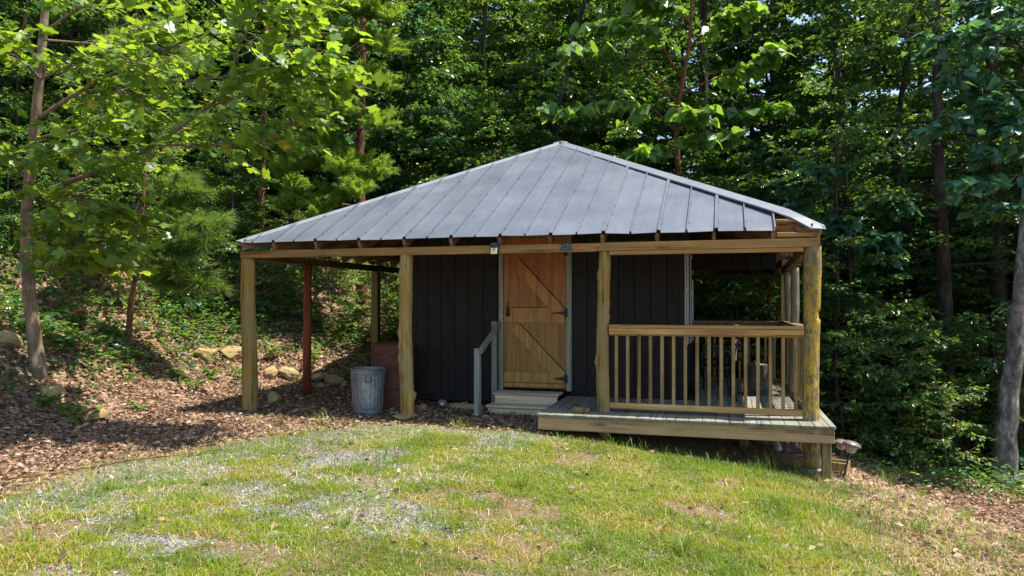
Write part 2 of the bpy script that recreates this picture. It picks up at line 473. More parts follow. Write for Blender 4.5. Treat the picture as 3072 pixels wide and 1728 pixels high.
def littermat():
    m, t, out = newmat('dry_brown_leaf'); N = NT(t)
    a = N.node('ShaderNodeAttribute', attribute_name='rnd').outputs['Fac']
    oi = N.node('ShaderNodeObjectInfo'); f = N.math('FRACT', N.math('ADD', a, oi.outputs['Random']))
    col = N.ramp(f, [(0, (.05, .030, .020)), (.3, (.145, .088, .056)), (.6, (.27, .175, .115)), (.88, (.40, .28, .19)), (1, (.56, .44, .34))])
    b = N.bsdf(None, col, .7, .25); tr = N.node('ShaderNodeBsdfTranslucent', {'Color': (.30, .15, .07, 1)})
    mx = N.node('ShaderNodeMixShader', {0: .2, 1: b.outputs[0], 2: tr.outputs[0]})
    t.links.new(mx.outputs[0], out.inputs[0]); return m
M['litter'] = littermat()
def pebble():
    m, t, out = newmat('grey_limestone_gravel'); N = NT(t)
    a = N.node('ShaderNodeAttribute', attribute_name='rnd').outputs['Fac']
    col = N.ramp(a, [(0, (.06, .053, .047)), (.45, (.16, .145, .13)), (.8, (.26, .235, .21)), (1, (.40, .36, .32))])
    N.bsdf(out, col, .85, .2); return m
M['pebble'] = pebble()
def strawmat():
    m, t, out = newmat('dry_straw'); N = NT(t)
    a = N.node('ShaderNodeAttribute', attribute_name='rnd').outputs['Fac']
    col = N.ramp(a, [(0, (.20, .13, .07)), (.5, (.38, .27, .15)), (1, (.55, .44, .28))])
    N.bsdf(out, col, .8, .2); return m
M['straw'] = strawmat()

def groundmat():
    m, t, out = newmat('woodland_ground'); N = NT(t)
    A = lambda n: N.node('ShaderNodeAttribute', attribute_name=n).outputs['Fac']
    v = N.coords((1, 1, 1), jitter=False)
    n1 = N.noise(v, 2.2, 6, .65); n2 = N.noise(v, 30, 5, .7); n3 = N.noise(v, 110, 3, .7)
    soil = N.ramp(N.math('ADD', N.math('MULTIPLY', n2, .6), N.math('MULTIPLY', n3, .4)), [(.3, (.08, .055, .03)), (.5, (.165, .115, .065)), (.7, (.27, .20, .125))])
    gc = N.voro(v, 70, 'F1', 1); gd = N.voro(v, 70, 'F1', 0)
    gsep = N.node('ShaderNodeSeparateColor', {0: gc}).outputs[0]
    grav = N.ramp(gsep, [(0, (.06, .058, .062)), (.5, (.15, .145, .15)), (1, (.27, .26, .25))])
    lc = N.node('ShaderNodeSeparateColor', {0: N.voro(v, 22, 'F1', 1)}).outputs[0]
    lit = N.ramp(lc, [(0, (.05, .03, .02)), (.4, (.15, .09, .058)), (.75, (.28, .18, .115)), (1, (.42, .29, .195))])
    eart = N.ramp(N.math('ADD', N.math('MULTIPLY', n1, .5), N.math('MULTIPLY', n2, .5)), [(.3, (.14, .075, .03)), (.5, (.29, .165, .07)), (.7, (.42, .27, .13))])
    w = N.math('MULTIPLY', N.math('SUBTRACT', n2, .5), 1.1)
    def msk(nm): return N.node('ShaderNodeMapRange', {0: N.math('ADD', A(nm), w), 1: .35, 2: .65}).outputs[0]
    col = N.mix(msk('gravel'), soil, grav)
    col = N.mix(msk('litter'), col, lit)
    col = N.mix(msk('earth'), col, eart)
    h = N.math('ADD', N.math('MULTIPLY', n2, .7), N.math('MULTIPLY', gd, .6))
    N.bsdf(out, col, .95, .1, 0, N.bump(h, .8, .03)); return m
M['ground'] = groundmat()

def flaking():
    """mustard paint flaking off a grey-brown log"""
    m, t, out = newmat('flaking_mustard_paint'); N = NT(t)
    g = N.noise(N.coords((20, 20, 5)), 1.0, 5, .65, .5)
    woodc = N.ramp(g, [(.3, (.09, .065, .03)), (.5, (.17, .13, .065)), (.7, (.27, .22, .13))])
    y = N.noise(N.coords((6, 6, 3)), 1.0, 4, .6)
    paint = N.ramp(y, [(.35, (.28, .18, .02)), (.55, (.38, .26, .03)), (.7, (.45, .34, .10))])
    fl = N.noise(N.coords((26, 26, 11)), 1.0, 4, .6, .4); big = N.noise(N.coords((3, 3, 1.6)), 1.0, 3, .5)
    f = N.math('ADD', N.math('MULTIPLY', fl, .6), N.math('MULTIPLY', big, .4))
    col = N.mix(N.ramp(f, [(.475, (1, 1, 1)), (.515, (0, 0, 0))]), woodc, paint)
    N.bsdf(out, col, .7, .25, 0, N.bump(f, .4, .006)); return m
M['post_flake'] = flaking()

def lighter(src, name, k):
    m = M[src].copy(); m.name = name
    b = [n for n in m.node_tree.nodes if n.type == 'BSDF_PRINCIPLED'][0]; N = NT(m.node_tree)
    l = b.inputs['Base Color'].links[0].from_socket
    m.node_tree.links.new(N.mix(1.0, l, (k, k, k), 'MULTIPLY'), b.inputs['Base Color']); return m
M['door_brace'] = lighter('door', 'stained_door_brace', 1.28)
# ------------------------------------------------------------------ ground
def softplus(x, k=3.0): return np.log1p(np.exp(np.clip(k * x, -40, 40))) / k
def bank_u(X, Y):
    foot = -6.75 - .12 * np.clip(10.5 - Y, 0, 6) + .35 * (fbm(X * .5, Y * .5, 5) - .5)
    return (foot - X) * .8 + np.clip(Y - 10.8, 0, 60) * .52
def hbase(X, Y):
    X = np.asarray(X, float); Y = np.asarray(Y, float)
    h = -.2 - .022 * np.clip(8 - Y, -2, 8) - .11 * softplus(np.clip(X, -50, 2.4) + 2.1) - .09 * softplus(np.clip(X, -50, 2.4) - .6)
    v = .8 * X + .6 * Y - 6.5
    vp = np.clip(v, 0, 30)
    vis = sstep(-2.6, -.6, X)
    h = h - vis * (.095 * vp + .25 * (1 - np.exp(-vp * 1.7)))
    u = np.clip(bank_u(X, Y), 0, None)
    us = u - .35 * (1 - np.exp(-u / .35))
    b = .66 * np.minimum(us, 3.3) + .24 * np.clip(us - 3.3, 0, 40)
    cut = .5 * sstep(2.1, 2.7, us + .5 * (fbm(X * .7, Y * .7, 9) - .5)) * sstep(-6.9, -8.2, X) - .0
    fade = sstep(-2.0, -5.2, X)
    far = np.clip(Y - 17, 0, 60) * .10 * sstep(2, -6, X)
    return h + (b + cut) * fade + far
def hgt(X, Y):
    X = np.asarray(X, float); Y = np.asarray(Y, float)
    rough = sstep(.1, 1.0, bank_u(X, Y))
    return hbase(X, Y) + .03 * (fbm(X * 1.7, Y * 1.7, 3) - .5) + rough * .30 * (fbm(X * 1.3, Y * 1.3, 4) - .5) + .012 * (vnoise(X * 7, Y * 7, 8) - .5)
def masks(X, Y):
    """what lies on the ground: dry leaves, gravel, bare cut earth, grass"""
    e = .9 * (fbm(X * .9, Y * .9, 21) - .5)
    edge = -5.75 + .33 * (np.clip(Y, 2, 9) - 4.5) + np.clip(Y - 6.8, 0, 2) * .75
    left = sstep(.7, -.55, X - edge + 1.5 * e + .5 * (vnoise(X * 6, Y * 6, 23) - .5))
    under = sstep(7.75, 8.1, Y + .3 * e) * sstep(-1.6, -2.4, X) * (.55 + .8 * (fbm(X * 2, Y * 2, 25) - .3))
    slope = sstep(.5, 1.5, X + .6 * e - .22 * (7.5 - Y) * sstep(9, 3, Y))
    forest = sstep(8.6, 9.4, Y) * sstep(-1, .4, X)
    back = sstep(13, 14, Y)
    litter = np.clip(np.maximum.reduce([left, under, slope * .75, forest, back]), 0, 1)
    g1 = fbm(X * .75 + 3, Y * 1.3, 31); g2 = fbm(X * 2.2, Y * 3.4, 33)
    g3 = vnoise(X * 9, Y * 12, 35)
    gr = sstep(.55, .72, .36 * g1 + .40 * g2 + .24 * g3 + .10 * sstep(-.6, -2.6, X) - .10 * sstep(-1.4, .6, X) + .03 * sstep(6.0, 4.0, Y))
    strip = sstep(.95, .2, np.abs(X - edge - .5 + .9 * e)) * sstep(8.6, 8.0, Y)
    porch = sstep(7.35, 7.75, Y + .25 * e) * sstep(-1.0, -2.2, X) * sstep(8.8, 8.4, Y)
    gravel = np.clip(np.maximum.reduce([gr * sstep(1.6, .2, X), strip * .95 * (.45 + .9 * g3), porch * .8]) * (1 - .9 * litter), 0, 1)
    u = bank_u(X, Y)
    earth = .85 * sstep(.56, .68, fbm(X * .8 + 7, Y * .8, 41) + .10 * sstep(1.7, 2.4, u) * sstep(4.6, 3.4, u)) * sstep(.8, 1.6, u) * sstep(5.5, 4, u) * sstep(-7.8, -9, X) * sstep(13.5, 12, Y)
    lawn = np.clip(1 - np.maximum(gravel, litter), 0, 1) * (.12 + .88 * sstep(-.2, 1.5, X - edge + 1.6 * e)) * sstep(8.15, 7.75, Y + .3 * e + .25 * sstep(-1.5, -2.2, X))
    return litter, gravel, earth, lawn
def axis(segs):
    out = []
    for a, b, s in segs: out.append(np.arange(a, b, s))
    return np.concatenate(out + [[segs[-1][1]]])
gx = axis([(-160, -40, 8), (-40, -16, 1.0), (-16, -9, .25), (-9, 3.4, .11), (3.4, 9, .25), (9, 40, 1.0), (40, 160, 8)])
gy = axis([(-60, -6, 6), (-6, 2.6, .6), (2.6, 11.5, .11), (11.5, 20, .25), (20, 60, 1.0), (60, 200, 8)])
GX, GY = np.meshgrid(gx, gy, indexing='ij')
GZ = hgt(GX, GY)
nx, ny = GX.shape
I = np.arange(nx * ny).reshape(nx, ny)
F = np.stack([I[:-1, :-1], I[1:, :-1], I[1:, 1:], I[:-1, 1:]], -1).reshape(-1, 4)
gme = fast_mesh('ground', np.stack([GX, GY, GZ], -1).reshape(-1, 3), F, None, [M['ground']], None, True)
for nm, a in zip(('litter', 'gravel', 'earth'), masks(GX, GY)):
    t_ = gme.attributes.new(nm, 'FLOAT', 'POINT'); t_.data.foreach_set('value', a.ravel().astype(np.float32))
ground = tag(link('ground', gme), kind='structure')
def gz(x, y): return float(hgt(np.array([x]), np.array([y]))[0])
# ------------------------------------------------------------------ cabin
CAB = Vector((-2.5, 9.6, -.2))
cabin = thing('cabin', 'small black-sided cabin with grey metal hip roof, orange plank door and log-post porch', 'cabin', CAB)
def cpart(name, mb, mat, parent=None, smooth=False):
    """world-space geometry, parented under the cabin or one of its parts"""
    return part(name, mb, mat, parent or cabin, smooth, CAB)

EX0, EX1, EY0, EY1, EZ = -6.10, 1.02, 8.22, 15.44, 2.02
AX, AY, AZ = -2.54, 11.83, 3.86
SL = (AZ - EZ) / (AY - EY0)

def log_post(x, y, z0, z1, r0, r1, seed, knots=9, kamp=.35, mat='post', wob=.012, parent=None, notch=None):
    rg = np.random.default_rng(seed)
    n, s = 46, 22
    z = np.linspace(z0, z1, n); a = np.linspace(0, 2 * math.pi, s, endpoint=False)
    R = np.linspace(r0, r1, n)[:, None] * np.ones((1, s))
    R *= 1 + .05 * (vnoise(np.cos(a)[None] * 1.5 + 9 * seed, z[:, None] * 2.5 + np.sin(a)[None] * 1.5, seed) - .5) * 2
    R *= 1 + .03 * (vnoise(a[None] * 4 + seed, z[:, None] * 9, seed + 5) - .5) * 2
    for k in range(knots):
        kz = rg.uniform(z0 + .1, z1 - .05); ka = rg.uniform(0, 2 * math.pi); ks = rg.uniform(.03, .055)
        da = np.angle(np.exp(1j * (a - ka))) * r0
        R += kamp * r0 * rg.uniform(.3, 1) * np.exp(-((z[:, None] - kz) ** 2 + da[None] ** 2) / (2 * ks ** 2 * .5))
    if notch: R -= .055 * (np.abs(z[:, None] - notch) < .03) * (np.abs(np.angle(np.exp(1j * (a + .25))))[None] < .75)
    cx = x + wob * np.sin(z * 2.3 + seed); cy_ = y + wob * np.cos(z * 1.9 + seed)
    V = np.stack([cx[:, None] + R * np.cos(a), cy_[:, None] + R * np.sin(a), np.broadcast_to(z[:, None], R.shape)], -1).reshape(-1, 3)
    F = [(i * s + j, i * s + (j + 1) % s, (i + 1) * s + (j + 1) % s, (i + 1) * s + j) for i in range(n - 1) for j in range(s)]
    F += [tuple(range(s))[::-1], tuple((n - 1) * s + j for j in range(s))]
    return cpart('log_post', MB().add(V, F), M[mat], parent, True)

# posts
log_post(-5.99, 8.33, -.3, 1.815, .102, .088, 1, 3, .12)
log_post(-3.74, 8.33, -.20, 1.83, .084, .078, 2, 16, .45)
log_post(-1.30, 8.33, -.45, 1.835, .075, .066, 3, 14, .40, wob=.014)
pm = log_post(.91, 8.33, -.50, 1.835, .086, .084, 4, 3, .12, 'post_flake', notch=1.12)
pm['label'] = 'thick corner log with flaking mustard yellow paint and a notch'
log_post(.91, 10.35, -.9, 1.70, .058, .055, 5, 6, .35, 'post_grey')
log_post(.90, 11.25, -.9, 1.68, .046, .042, 6, 5, .35, 'post_grey')
log_post(.93, 15.30, -1.7, 1.85, .08, .075, 7, 4, .2)
log_post(-5.99, 15.30, .5, 1.85, .08, .075, 8, 4, .2)
log_post(-2.5, 15.30, -.6, 1.85, .08, .075, 9, 4, .2)
rp = cpart('post', MB().tube([(-5.99, 9.73, -.35), (-5.99, 9.73, .7), (-5.98, 9.73, 1.80)], [.066, .062, .060], 14), M['post_red'], None, True)
rp['label'] = 'red-brown stained post'
cpart('post', MB().box(-6.05, -5.92, 11.93, 12.06, -.1, 1.79, .01), M['post_green'])
cpart('post', MB().box(.86, .95, 11.88, 11.97, -1.1, 1.69, .006), M['post_green'])
cpart('post', MB().box(.855, .925, 8.58, 8.65, 0.0, 1.80, .006), M['post_green'])

# beams
def scarf(x0, x1, y0, y1, z0, z1, cut0=0, cut1=0):
    V = [(x0, y0, z0), (x1, y0, z0), (x1 + cut1, y0, z1), (x0 + cut0, y0, z1), (x0, y1, z0), (x1, y1, z0), (x1 + cut1, y1, z1), (x0 + cut0, y1, z1)]
    return V, [(0, 1, 2, 3), (5, 4, 7, 6), (4, 0, 3, 7), (1, 5, 6, 2), (3, 2, 6, 7), (4, 5, 1, 0)]
b1 = cpart('beam', MB().add(*scarf(-6.08, -1.385, 8.265, 8.36, 1.822, 1.915, 0, .085)), M['beam'])
b2 = cpart('beam', MB().add(*scarf(-1.376, .985, 8.262, 8.36, 1.828, 1.919, .085, 0)), M['beam'])
cpart('bracket', MB().box(-1.79, -1.655, 8.252, 8.262, 1.84, 1.916, .002), M['plate'], b1)
for sx, sz in ((-1.78, 1.888), (-1.705, 1.90), (-1.662, 1.893)):
    cpart('screw', MB().tube([(sx, 8.2515, sz), (sx, 8.248, sz)], [.006, .005], 8), M['white_dot'], b1)
cpart('stain_patch', MB().box(-1.652, -1.53, 8.2625, 8.2645, 1.872, 1.908, .0008), M['orange'], b1)
cpart('beam', MB().box(-1.235, .825, 8.275, 8.325, 1.778, 1.8265, .004), M['beam'])
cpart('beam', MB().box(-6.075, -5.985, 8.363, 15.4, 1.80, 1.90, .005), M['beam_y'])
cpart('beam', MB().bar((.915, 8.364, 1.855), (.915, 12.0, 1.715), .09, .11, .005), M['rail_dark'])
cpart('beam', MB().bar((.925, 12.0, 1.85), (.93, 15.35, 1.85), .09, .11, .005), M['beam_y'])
cpart('beam', MB().box(-.47, .865, 11.90, 11.98, 1.60, 1.675, .005), M['siding'])  # black siding colour stands in for the beam's backlit darkness
cpart('beam', MB().box(-6.0, .95, 15.30, 15.39, 1.83, 1.93, .005), M['beam'])
gb = cpart('dark_panel', MB().box(-.47, .80, 12.02, 12.035, 1.75, 2.12, .003), M['dark'])  # dark boarded panel between the back beam and the roof
for i in range(6):
    cpart('siding_board', MB().box(-.465 + i * .21, -.465 + i * .21 + .2, 12.0, 12.018, 1.745 + .004 * (i % 2), 2.12, .003), M['siding'], gb)

# ---- roof: four faces of sheet metal panels over boards and rafters
rmb = MB()
for (hx, hy) in ((EX0, EY0), (EX1, EY0), (EX0, EY1), (EX1, EY1)):
    rmb.bar((hx + .04 * np.sign(AX - hx), hy + .04 * np.sign(AY - hy), EZ - .062), (AX, AY, AZ - .09), .045, .09, .003)
roof = cpart('roof', rmb, M['rafter'])
roof['label'] = 'grey metal hip roof with raised seams and a missing corner sheet'

def face_fn(side):
    """maps (u along the eave, w horizontal distance up-slope, h above the sheet) to the world; u in [0, width]"""
    nrm = math.sqrt(1 + SL * SL)
    def P(u, w, h):
        z = EZ + SL * w + h / nrm; o = -h * SL / nrm
        u = np.asarray(u, float); w = np.asarray(w, float)
        if side == 'front': return np.stack([EX0 + u, EY0 + w + o, z + 0 * u], -1)
        if side == 'back': return np.stack([EX1 - u, EY1 - w - o, z + 0 * u], -1)
        if side == 'left': return np.stack([EX0 + w + o, EY1 - u, z + 0 * u], -1)
        return np.stack([EX1 - w - o, EY0 + u, z + 0 * u], -1)
    return P
screw_mb = MB()
for side in ('front', 'left', 'right', 'back'):
    P = face_fn(side)
    Wd = (EX1 - EX0) if side in ('front', 'back') else (EY1 - EY0)
    rise = (AY - EY0) if side in ('front', 'back') else (AX - EX0)
    k_ = rise / (Wd / 2)
    lim = lambda u: np.minimum(u, Wd - u) * k_
    u0 = (-2.505 - .61 * 6 - EX0) if side == 'front' else -.1
    u0 = u0 if u0 <= 0 else u0 - .61
    ui = u0; pi = 0
    while ui < Wd - .01:
        a, b = max(ui, 0.0), min(ui + .61, Wd); pi += 1
        skip = side == 'front' and EX0 + a > .50
        if b - a > .04 and not skip:
            # cross profile: wide lap rib at the left seam, narrow rib in the middle
            prof = [(0, .032), (.018, .032), (.023, .001), (.293, 0), (.297, .028), (.308, .028), (.312, 0), (.590, .001), (.595, .030), (.61, .030)]
            us = np.array([ui + q[0] for q in prof]); hs = np.array([q[1] for q in prof])
            last = side == 'front' and EX0 + b > .42
            keep = (us >= a - 1e-6) & (us <= b + 1e-6)
            cu = [a] if us[keep].size == 0 or us[keep][0] > a + .002 else []
            ce = [b] if us[keep].size == 0 or us[keep][-1] < b - .002 else []
            uu = np.array(cu + list(us[keep]) + ce); hh = np.interp(uu, us, hs)
            n = 12
            T = np.linspace(0, 1, n) ** 1.3
            L = np.maximum(lim(uu), .004)
            wv = T[:, None] * L[None, :]
            UU = np.broadcast_to(uu, wv.shape)
            seed = pi + 31 * len(side)
            dent = .004 * (vnoise(UU * 3.1 + seed, wv * 1.3, seed) - .5) * 2
            lip = -.014 * (vnoise(UU * 4.3, UU * 0 + seed, 3)) * np.exp(-wv / .10)
            if side == 'front': lip += np.where(np.abs(hh) < .01, -.012, 0)[None] * np.exp(-wv / .16) * sstep(4.6, 6.6, UU)
            mb = MB()
            V1 = P(UU, wv - .0, hh[None] + dent + lip + .004)
            V2 = P(UU, wv - .0, hh[None] + dent + lip)
            m_ = len(uu)
            idx = lambda i, j: i * m_ + j
            F1 = [(idx(i, j), idx(i, j + 1), idx(i + 1, j + 1), idx(i + 1, j)) for i in range(n - 1) for j in range(m_ - 1)]
            off_ = n * m_
            F2 = [tuple(q + off_ for q in f[::-1]) for f in F1]
            FE = [(idx(0, j + 1), idx(0, j), idx(0, j) + off_, idx(0, j + 1) + off_) for j in range(m_ - 1)]
            mb.add(np.concatenate([V1.reshape(-1, 3), V2.reshape(-1, 3)]), F1 + F2 + FE)
            cpart('roof_panel', mb, M['roof'], roof)
            if side == 'front':
                for ru in (ui + .007, ui + .302):
                    if ru < .05 or ru > 6.62: continue
                    w_ = .16
                    while w_ < lim(ru) - .1:
                        c = P(ru + .018, w_, .020); c2 = P(ru + .018, w_, .030)
                        screw_mb.tube([c, c2], [.006, .004], 6); w_ += .58
        ui += .61
    # boards under the sheets, and rafters
    nb = int(Wd / .2)
    for i in range(nb):
        a, b = i * Wd / nb + .004, (i + 1) * Wd / nb - .004
        if side == 'front' and EX0 + b > .58: continue
        La, Lb = max(lim(a) - .05, 0), max(lim(b) - .05, 0)
        if max(La, Lb) < .12: continue
        w0 = .10
        V = np.concatenate([P(np.array([a, b, b, a]), np.array([w0, w0, max(Lb, w0 + .01), max(La, w0 + .01)]), h) for h in (-.008, -.024)])
        cpart('sheathing_board', MB().add(V, [(0, 1, 2, 3), (7, 6, 5, 4), (0, 4, 5, 1), (1, 5, 6, 2), (2, 6, 7, 3), (3, 7, 4, 0)]), M['sheath'], roof)
    ur = (-2.53 - .61 * 5 - EX0) if side == 'front' else .28
    while ur < Wd - .25:
        Lr = lim(ur) - .06
        if Lr > .2:
            c0 = P(np.array([ur]), np.array([.022]), -.085)[0]; c1 = P(np.array([ur]), np.array([Lr]), -.085)[0]
            cpart('rafter', MB().bar(c0, c1, .04, .12, .003), M['rafter'] if side in ('front', 'back') else M['rafter_x'], roof)
        ur += .61
tag(cpart('roof_screws', screw_mb, M['screw'], roof), kind='stuff')
# exposed framing at the corner that lost its sheet
cpart('fascia_board', MB().bar((.545, 8.52, 2.06), (.90, 8.50, 2.045), .035, .15, .004), M['beam'], roof)
cpart('fascia_board', MB().bar((.548, 8.42, 2.125), (.84, 8.42, 2.12), .05, .03, .004), M['rim'], roof)
cpart('fascia_board', MB().bar((.56, 8.30, 1.965), (.985, 8.30, 1.955), .03, .045, .004), M['beam'], roof)
# hip caps
def hipcap(hx, hy, droop=False):
    lift = .05 if droop else 0
    n = 22; T = np.linspace(1.0, 0.0, n)
    mb = MB(); rows = []
    A = np.array([AX, AY, AZ + .018]); E = np.array([hx, hy, EZ + .018 + lift])
    dx = np.array([np.sign(AX - hx), 0, 0]); dy = np.array([0, np.sign(AY - hy), 0])
    ext = -.004
    for i, t in enumerate(T):
        t2 = t * (1 - ext) + ext if i < n - 1 else ext
        c = E + (A - E) * t2
        wd = (.15 if droop else .105) + .004 * math.sin(i * 1.7)
        dr = 0; tw = 0
        if droop and t2 < .10:
            q = (.10 - t2) / .10; dr = -.085 * q ** 1.8; tw = .02 * math.sin(i * 4.1) * q
        # one wing lies on each of the two faces that meet at the hip
        wa = c + dx * wd + np.array([0, 0, -.004 + dr * .4 + tw])
        wb = c + dy * wd + np.array([0, 0, -.004 + dr * .4 - tw])
        top = c + np.array([0, 0, .012 + dr])
        ra = c + dx * .012 + np.array([0, 0, .016 + dr]); rb = c + dy * .012 + np.array([0, 0, .016 + dr])
        wl = wa + np.array([0, 0, -.018]); wr = wb + np.array([0, 0, -.018])
        rows += [wl, wa, ra, top, rb, wb, wr]
    k = 7
    F = [(i * k + j, i * k + j + 1, (i + 1) * k + j + 1, (i + 1) * k + j) for i in range(n - 1) for j in range(k - 1)]
    F.append(tuple((n - 1) * k + j for j in range(k))[::-1])
    mb.add(np.array(rows), F)
    return cpart('hip_cap', mb, M['cap'], roof)
for c in ((EX0, EY0, 0), (EX1, EY0, 1), (EX0, EY1, 0), (EX1, EY1, 0)): hipcap(c[0], c[1], c[2])
cpart('apex_cap', MB().add(*lathe([(.10, AZ + .0), (.07, AZ + .028), (.02, AZ + .046), (.001, AZ + .048)], 8)), M['cap'], roof)
roof.children[-1].data.transform(Matrix.Translation((AX, AY, 0)))

# ---- walls
WX0, WX1, WY0, WY1, WZ0, WZT = -4.2, -.48, 9.59, 13.25, -.13, 2.62
DX0, DX1, DZ0, DZ1 = -2.86, -2.0, .085, 2.115
def wall(x0, y0, x1, y1, holes=()):
    """backing sheet and one siding board per groove; outside is to the right of the walking direction"""
    d = np.array([x1 - x0, y1 - y0]); L = np.linalg.norm(d); d /= L; o = np.array([d[1], -d[0]])
    mb = MB()
    def blk(mb, a, b, dep0, dep1, z0, z1, bev=.002):
        v, f = cbox(a, b, dep0, dep1, z0, z1, bev)
        q = np.stack([x0 + d[0] * v[:, 0] + o[0] * v[:, 1], y0 + d[1] * v[:, 0] + o[1] * v[:, 1], v[:, 2]], 1)
        return mb.add(q, [g[::-1] for g in f])
    blk(mb, .012, L - .012, -.09, -.017, WZ0 + .01, WZT)
    w = cpart('wall', mb, M['dark'])
    n = round(L / .2032); st = L / n
    for i in range(n):
        a, b = i * st + .004, (i + 1) * st - .004
        segs = [(WZ0 + .012 * (RNG.random() - .5), WZT)]
        for (ha, hb, hz0, hz1) in holes:
            if b > ha and a < hb:
                ns = []
                for (s0, s1) in segs:
                    if a < ha - .02 and b > ha + .02 or a < hb - .02 and b > hb + .02: pass
                    if s0 < hz0: ns.append((s0, hz0))
                    if s1 > hz1: ns.append((hz1, s1))
                if a < ha - .015: blk2 = MB(); blk(blk2, a, ha, -.016, 0, segs[0][0], WZT); cpart('siding_board', blk2, M['siding'], w)
                if b > hb + .015: blk2 = MB(); blk(blk2, hb, b, -.016, 0, segs[0][0], WZT); cpart('siding_board', blk2, M['siding'], w)
                aa, bb = max(a, ha), min(b, hb)
                for (s0, s1) in ns:
                    blk2 = MB(); blk(blk2, aa, bb, -.016, 0, s0, s1); cpart('siding_board', blk2, M['siding'], w)
                segs = []
        for (s0, s1) in segs:
            blk2 = MB(); blk(blk2, a, b, -.016, 0.0, s0, s1); cpart('siding_board', blk2, M['siding'], w)
    return w
WIN = [(.42, 1.25, .70, 1.92), (2.02, 3.05, .66, 1.92)]
wall(WX0, WY0, WX1, WY0, [(DX0 - .07 - WX0, DX1 + .075 - WX0, -1, DZ1 + .09)])
wall(WX1, WY0, WX1, WY1, WIN)
wall(WX1, WY1, WX0, WY1)
wall(WX0, WY1, WX0, WY0)
for (x, y) in ((WX0, WY0), (WX1, WY0), (WX0, WY1), (WX1, WY1)):
    sx = -1 if x == WX0 else 1; sy = -1 if y == WY0 else 1
    cpart('corner_trim', MB().box(min(x + sx * .012, x - sx * .05), max(x + sx * .012, x - sx * .05), min(y + sy * .012, y - sy * .05), max(y + sy * .012, y - sy * .05), WZ0, WZT, .004), M['siding'])
# windows in the wall that faces the porch
for (a, b, z0, z1) in WIN:
    ya, yb = WY0 + a, WY0 + b; xo = WX1
    mb = MB()
    for (p, q, r, s) in ((ya - .01, ya + .02, z0, z1), (yb - .02, yb + .01, z0, z1)): mb.box(xo - .03, xo + .014, p, q, r, s, .003)
    mb.box(xo - .03, xo + .018, ya - .012, yb + .012, z0 - .05, z0 + .002, .003); mb.box(xo - .03, xo + .018, ya - .012, yb + .012, z1, z1 + .06, .003)
    w = cpart('window', mb, M['white'])
    zm = (z0 + z1) / 2 + .1
    cpart('meeting_rail', MB().box(xo - .02, xo + .006, ya + .02, yb - .02, zm - .03, zm + .03, .003), M['white'], w)
    cpart('sash', MB().box(xo - .02, xo + .002, ya + .02, ya + .045, z0, z1, .003).box(xo - .02, xo + .002, yb - .045, yb - .02, z0, z1, .003), M['white'], w)
    for (r, s) in ((z0, zm - .03), (zm + .03, z1)):
        cpart('pane', MB().box(xo - .016, xo - .006, ya + .045, yb - .045, r, s, .001), M['glass'], w)

# ---- door
YD = WY0
nb = 5; pw = (DX1 - DX0) / nb
door = cpart('door', MB().box(DX0, DX1, YD + .006, YD + .03, DZ0, DZ1, .002), M['door'])
for i in range(nb):
    cpart('plank', MB().box(DX0 + i * pw + .0004, DX0 + (i + 1) * pw - .0004, YD - .012, YD + .0055, DZ0, DZ1, .0006), M['door'], door)
def dz(py): return at3(1340, py, 0)[2]
ZT = lambda py: CAMZ + ray(1345, py)[2] * (-SY * -2.43 + CY * YD)
F0, F1 = YD - .036, YD - .0125
cpart('rail', MB().box(DX0 + .004, DX1 - .19, F0, F1, ZT(812), ZT(774), .004).box(DX1 - .188, DX1 - .004, F0, F1, ZT(814), ZT(790), .004), M['door_brace'], door)
cpart('rail', MB().box(DX0 + .004, DX1 - .004, F0, F1, ZT(962), ZT(936), .004), M['door_brace'], door)
cpart('rail', MB().box(DX0 + .004, DX1 - .004, F0 - .003, F1, ZT(973.5), ZT(963.5), .003), M['door_brace'], door)
cpart('rail', MB().box(DX0 + .004, DX1 - .004, F0, F1, DZ1 - .13, DZ1 - .003, .004), M['door_brace'], door)
def diag(pa, pb):
    # upper edge from pa to pb (pixels), brace 0.17 m wide below it
    def wp(p):
        r = ray(*p); t = YD / r[1]; return np.array([r[0] * t, r[2] * t + CAMZ])
    A, B = wp(pa), wp(pb); d = (B - A) / np.linalg.norm(B - A); nrm = np.array([d[1], -d[0]]);
    if nrm[1] > 0: nrm = -nrm
    q = [A, B, B + nrm * .15, A + nrm * .15]
    q = [np.array([min(max(c[0], DX0 + .004), DX1 - .004), c[1]]) for c in q]
    V = [(c[0], y, c[1]) for y in (F0 - .001, F1) for c in q]
    return MB().add(V, [(3, 2, 1, 0), (4, 5, 6, 7), (0, 1, 5, 4), (1, 2, 6, 5), (2, 3, 7, 6), (3, 0, 4, 7)])
cpart('brace', diag((1306, 650), (1424, 779)), M['door_brace'], door)
cpart('brace', diag((1306, 812), (1424, 938)), M['door_brace'], door)
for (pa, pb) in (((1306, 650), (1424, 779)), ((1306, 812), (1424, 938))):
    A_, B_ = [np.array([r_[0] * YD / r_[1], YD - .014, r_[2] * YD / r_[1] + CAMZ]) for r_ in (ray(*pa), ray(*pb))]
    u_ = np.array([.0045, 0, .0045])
    cpart('gap_shadow', MB().bar(A_ + u_, B_ + u_, .006, .010, .001, (0, 1, 0)), M['dark'], door)  # dark strip paints the shadow line of the gap above the brace
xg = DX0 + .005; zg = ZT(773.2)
cpart('gap_shadow', MB().bar((xg, YD - .014, zg), (DX1 - .2, YD - .014, zg), .006, .008, .001, (0, 1, 0)), M['dark'], door)  # same painted shadow line along the top edge of the middle rail
trim_l = cpart('door_trim', MB().box(DX0 - .072, DX0 - .006, YD - .035, YD + .03, -.12, DZ1 + .07, .004), M['trim'], door)
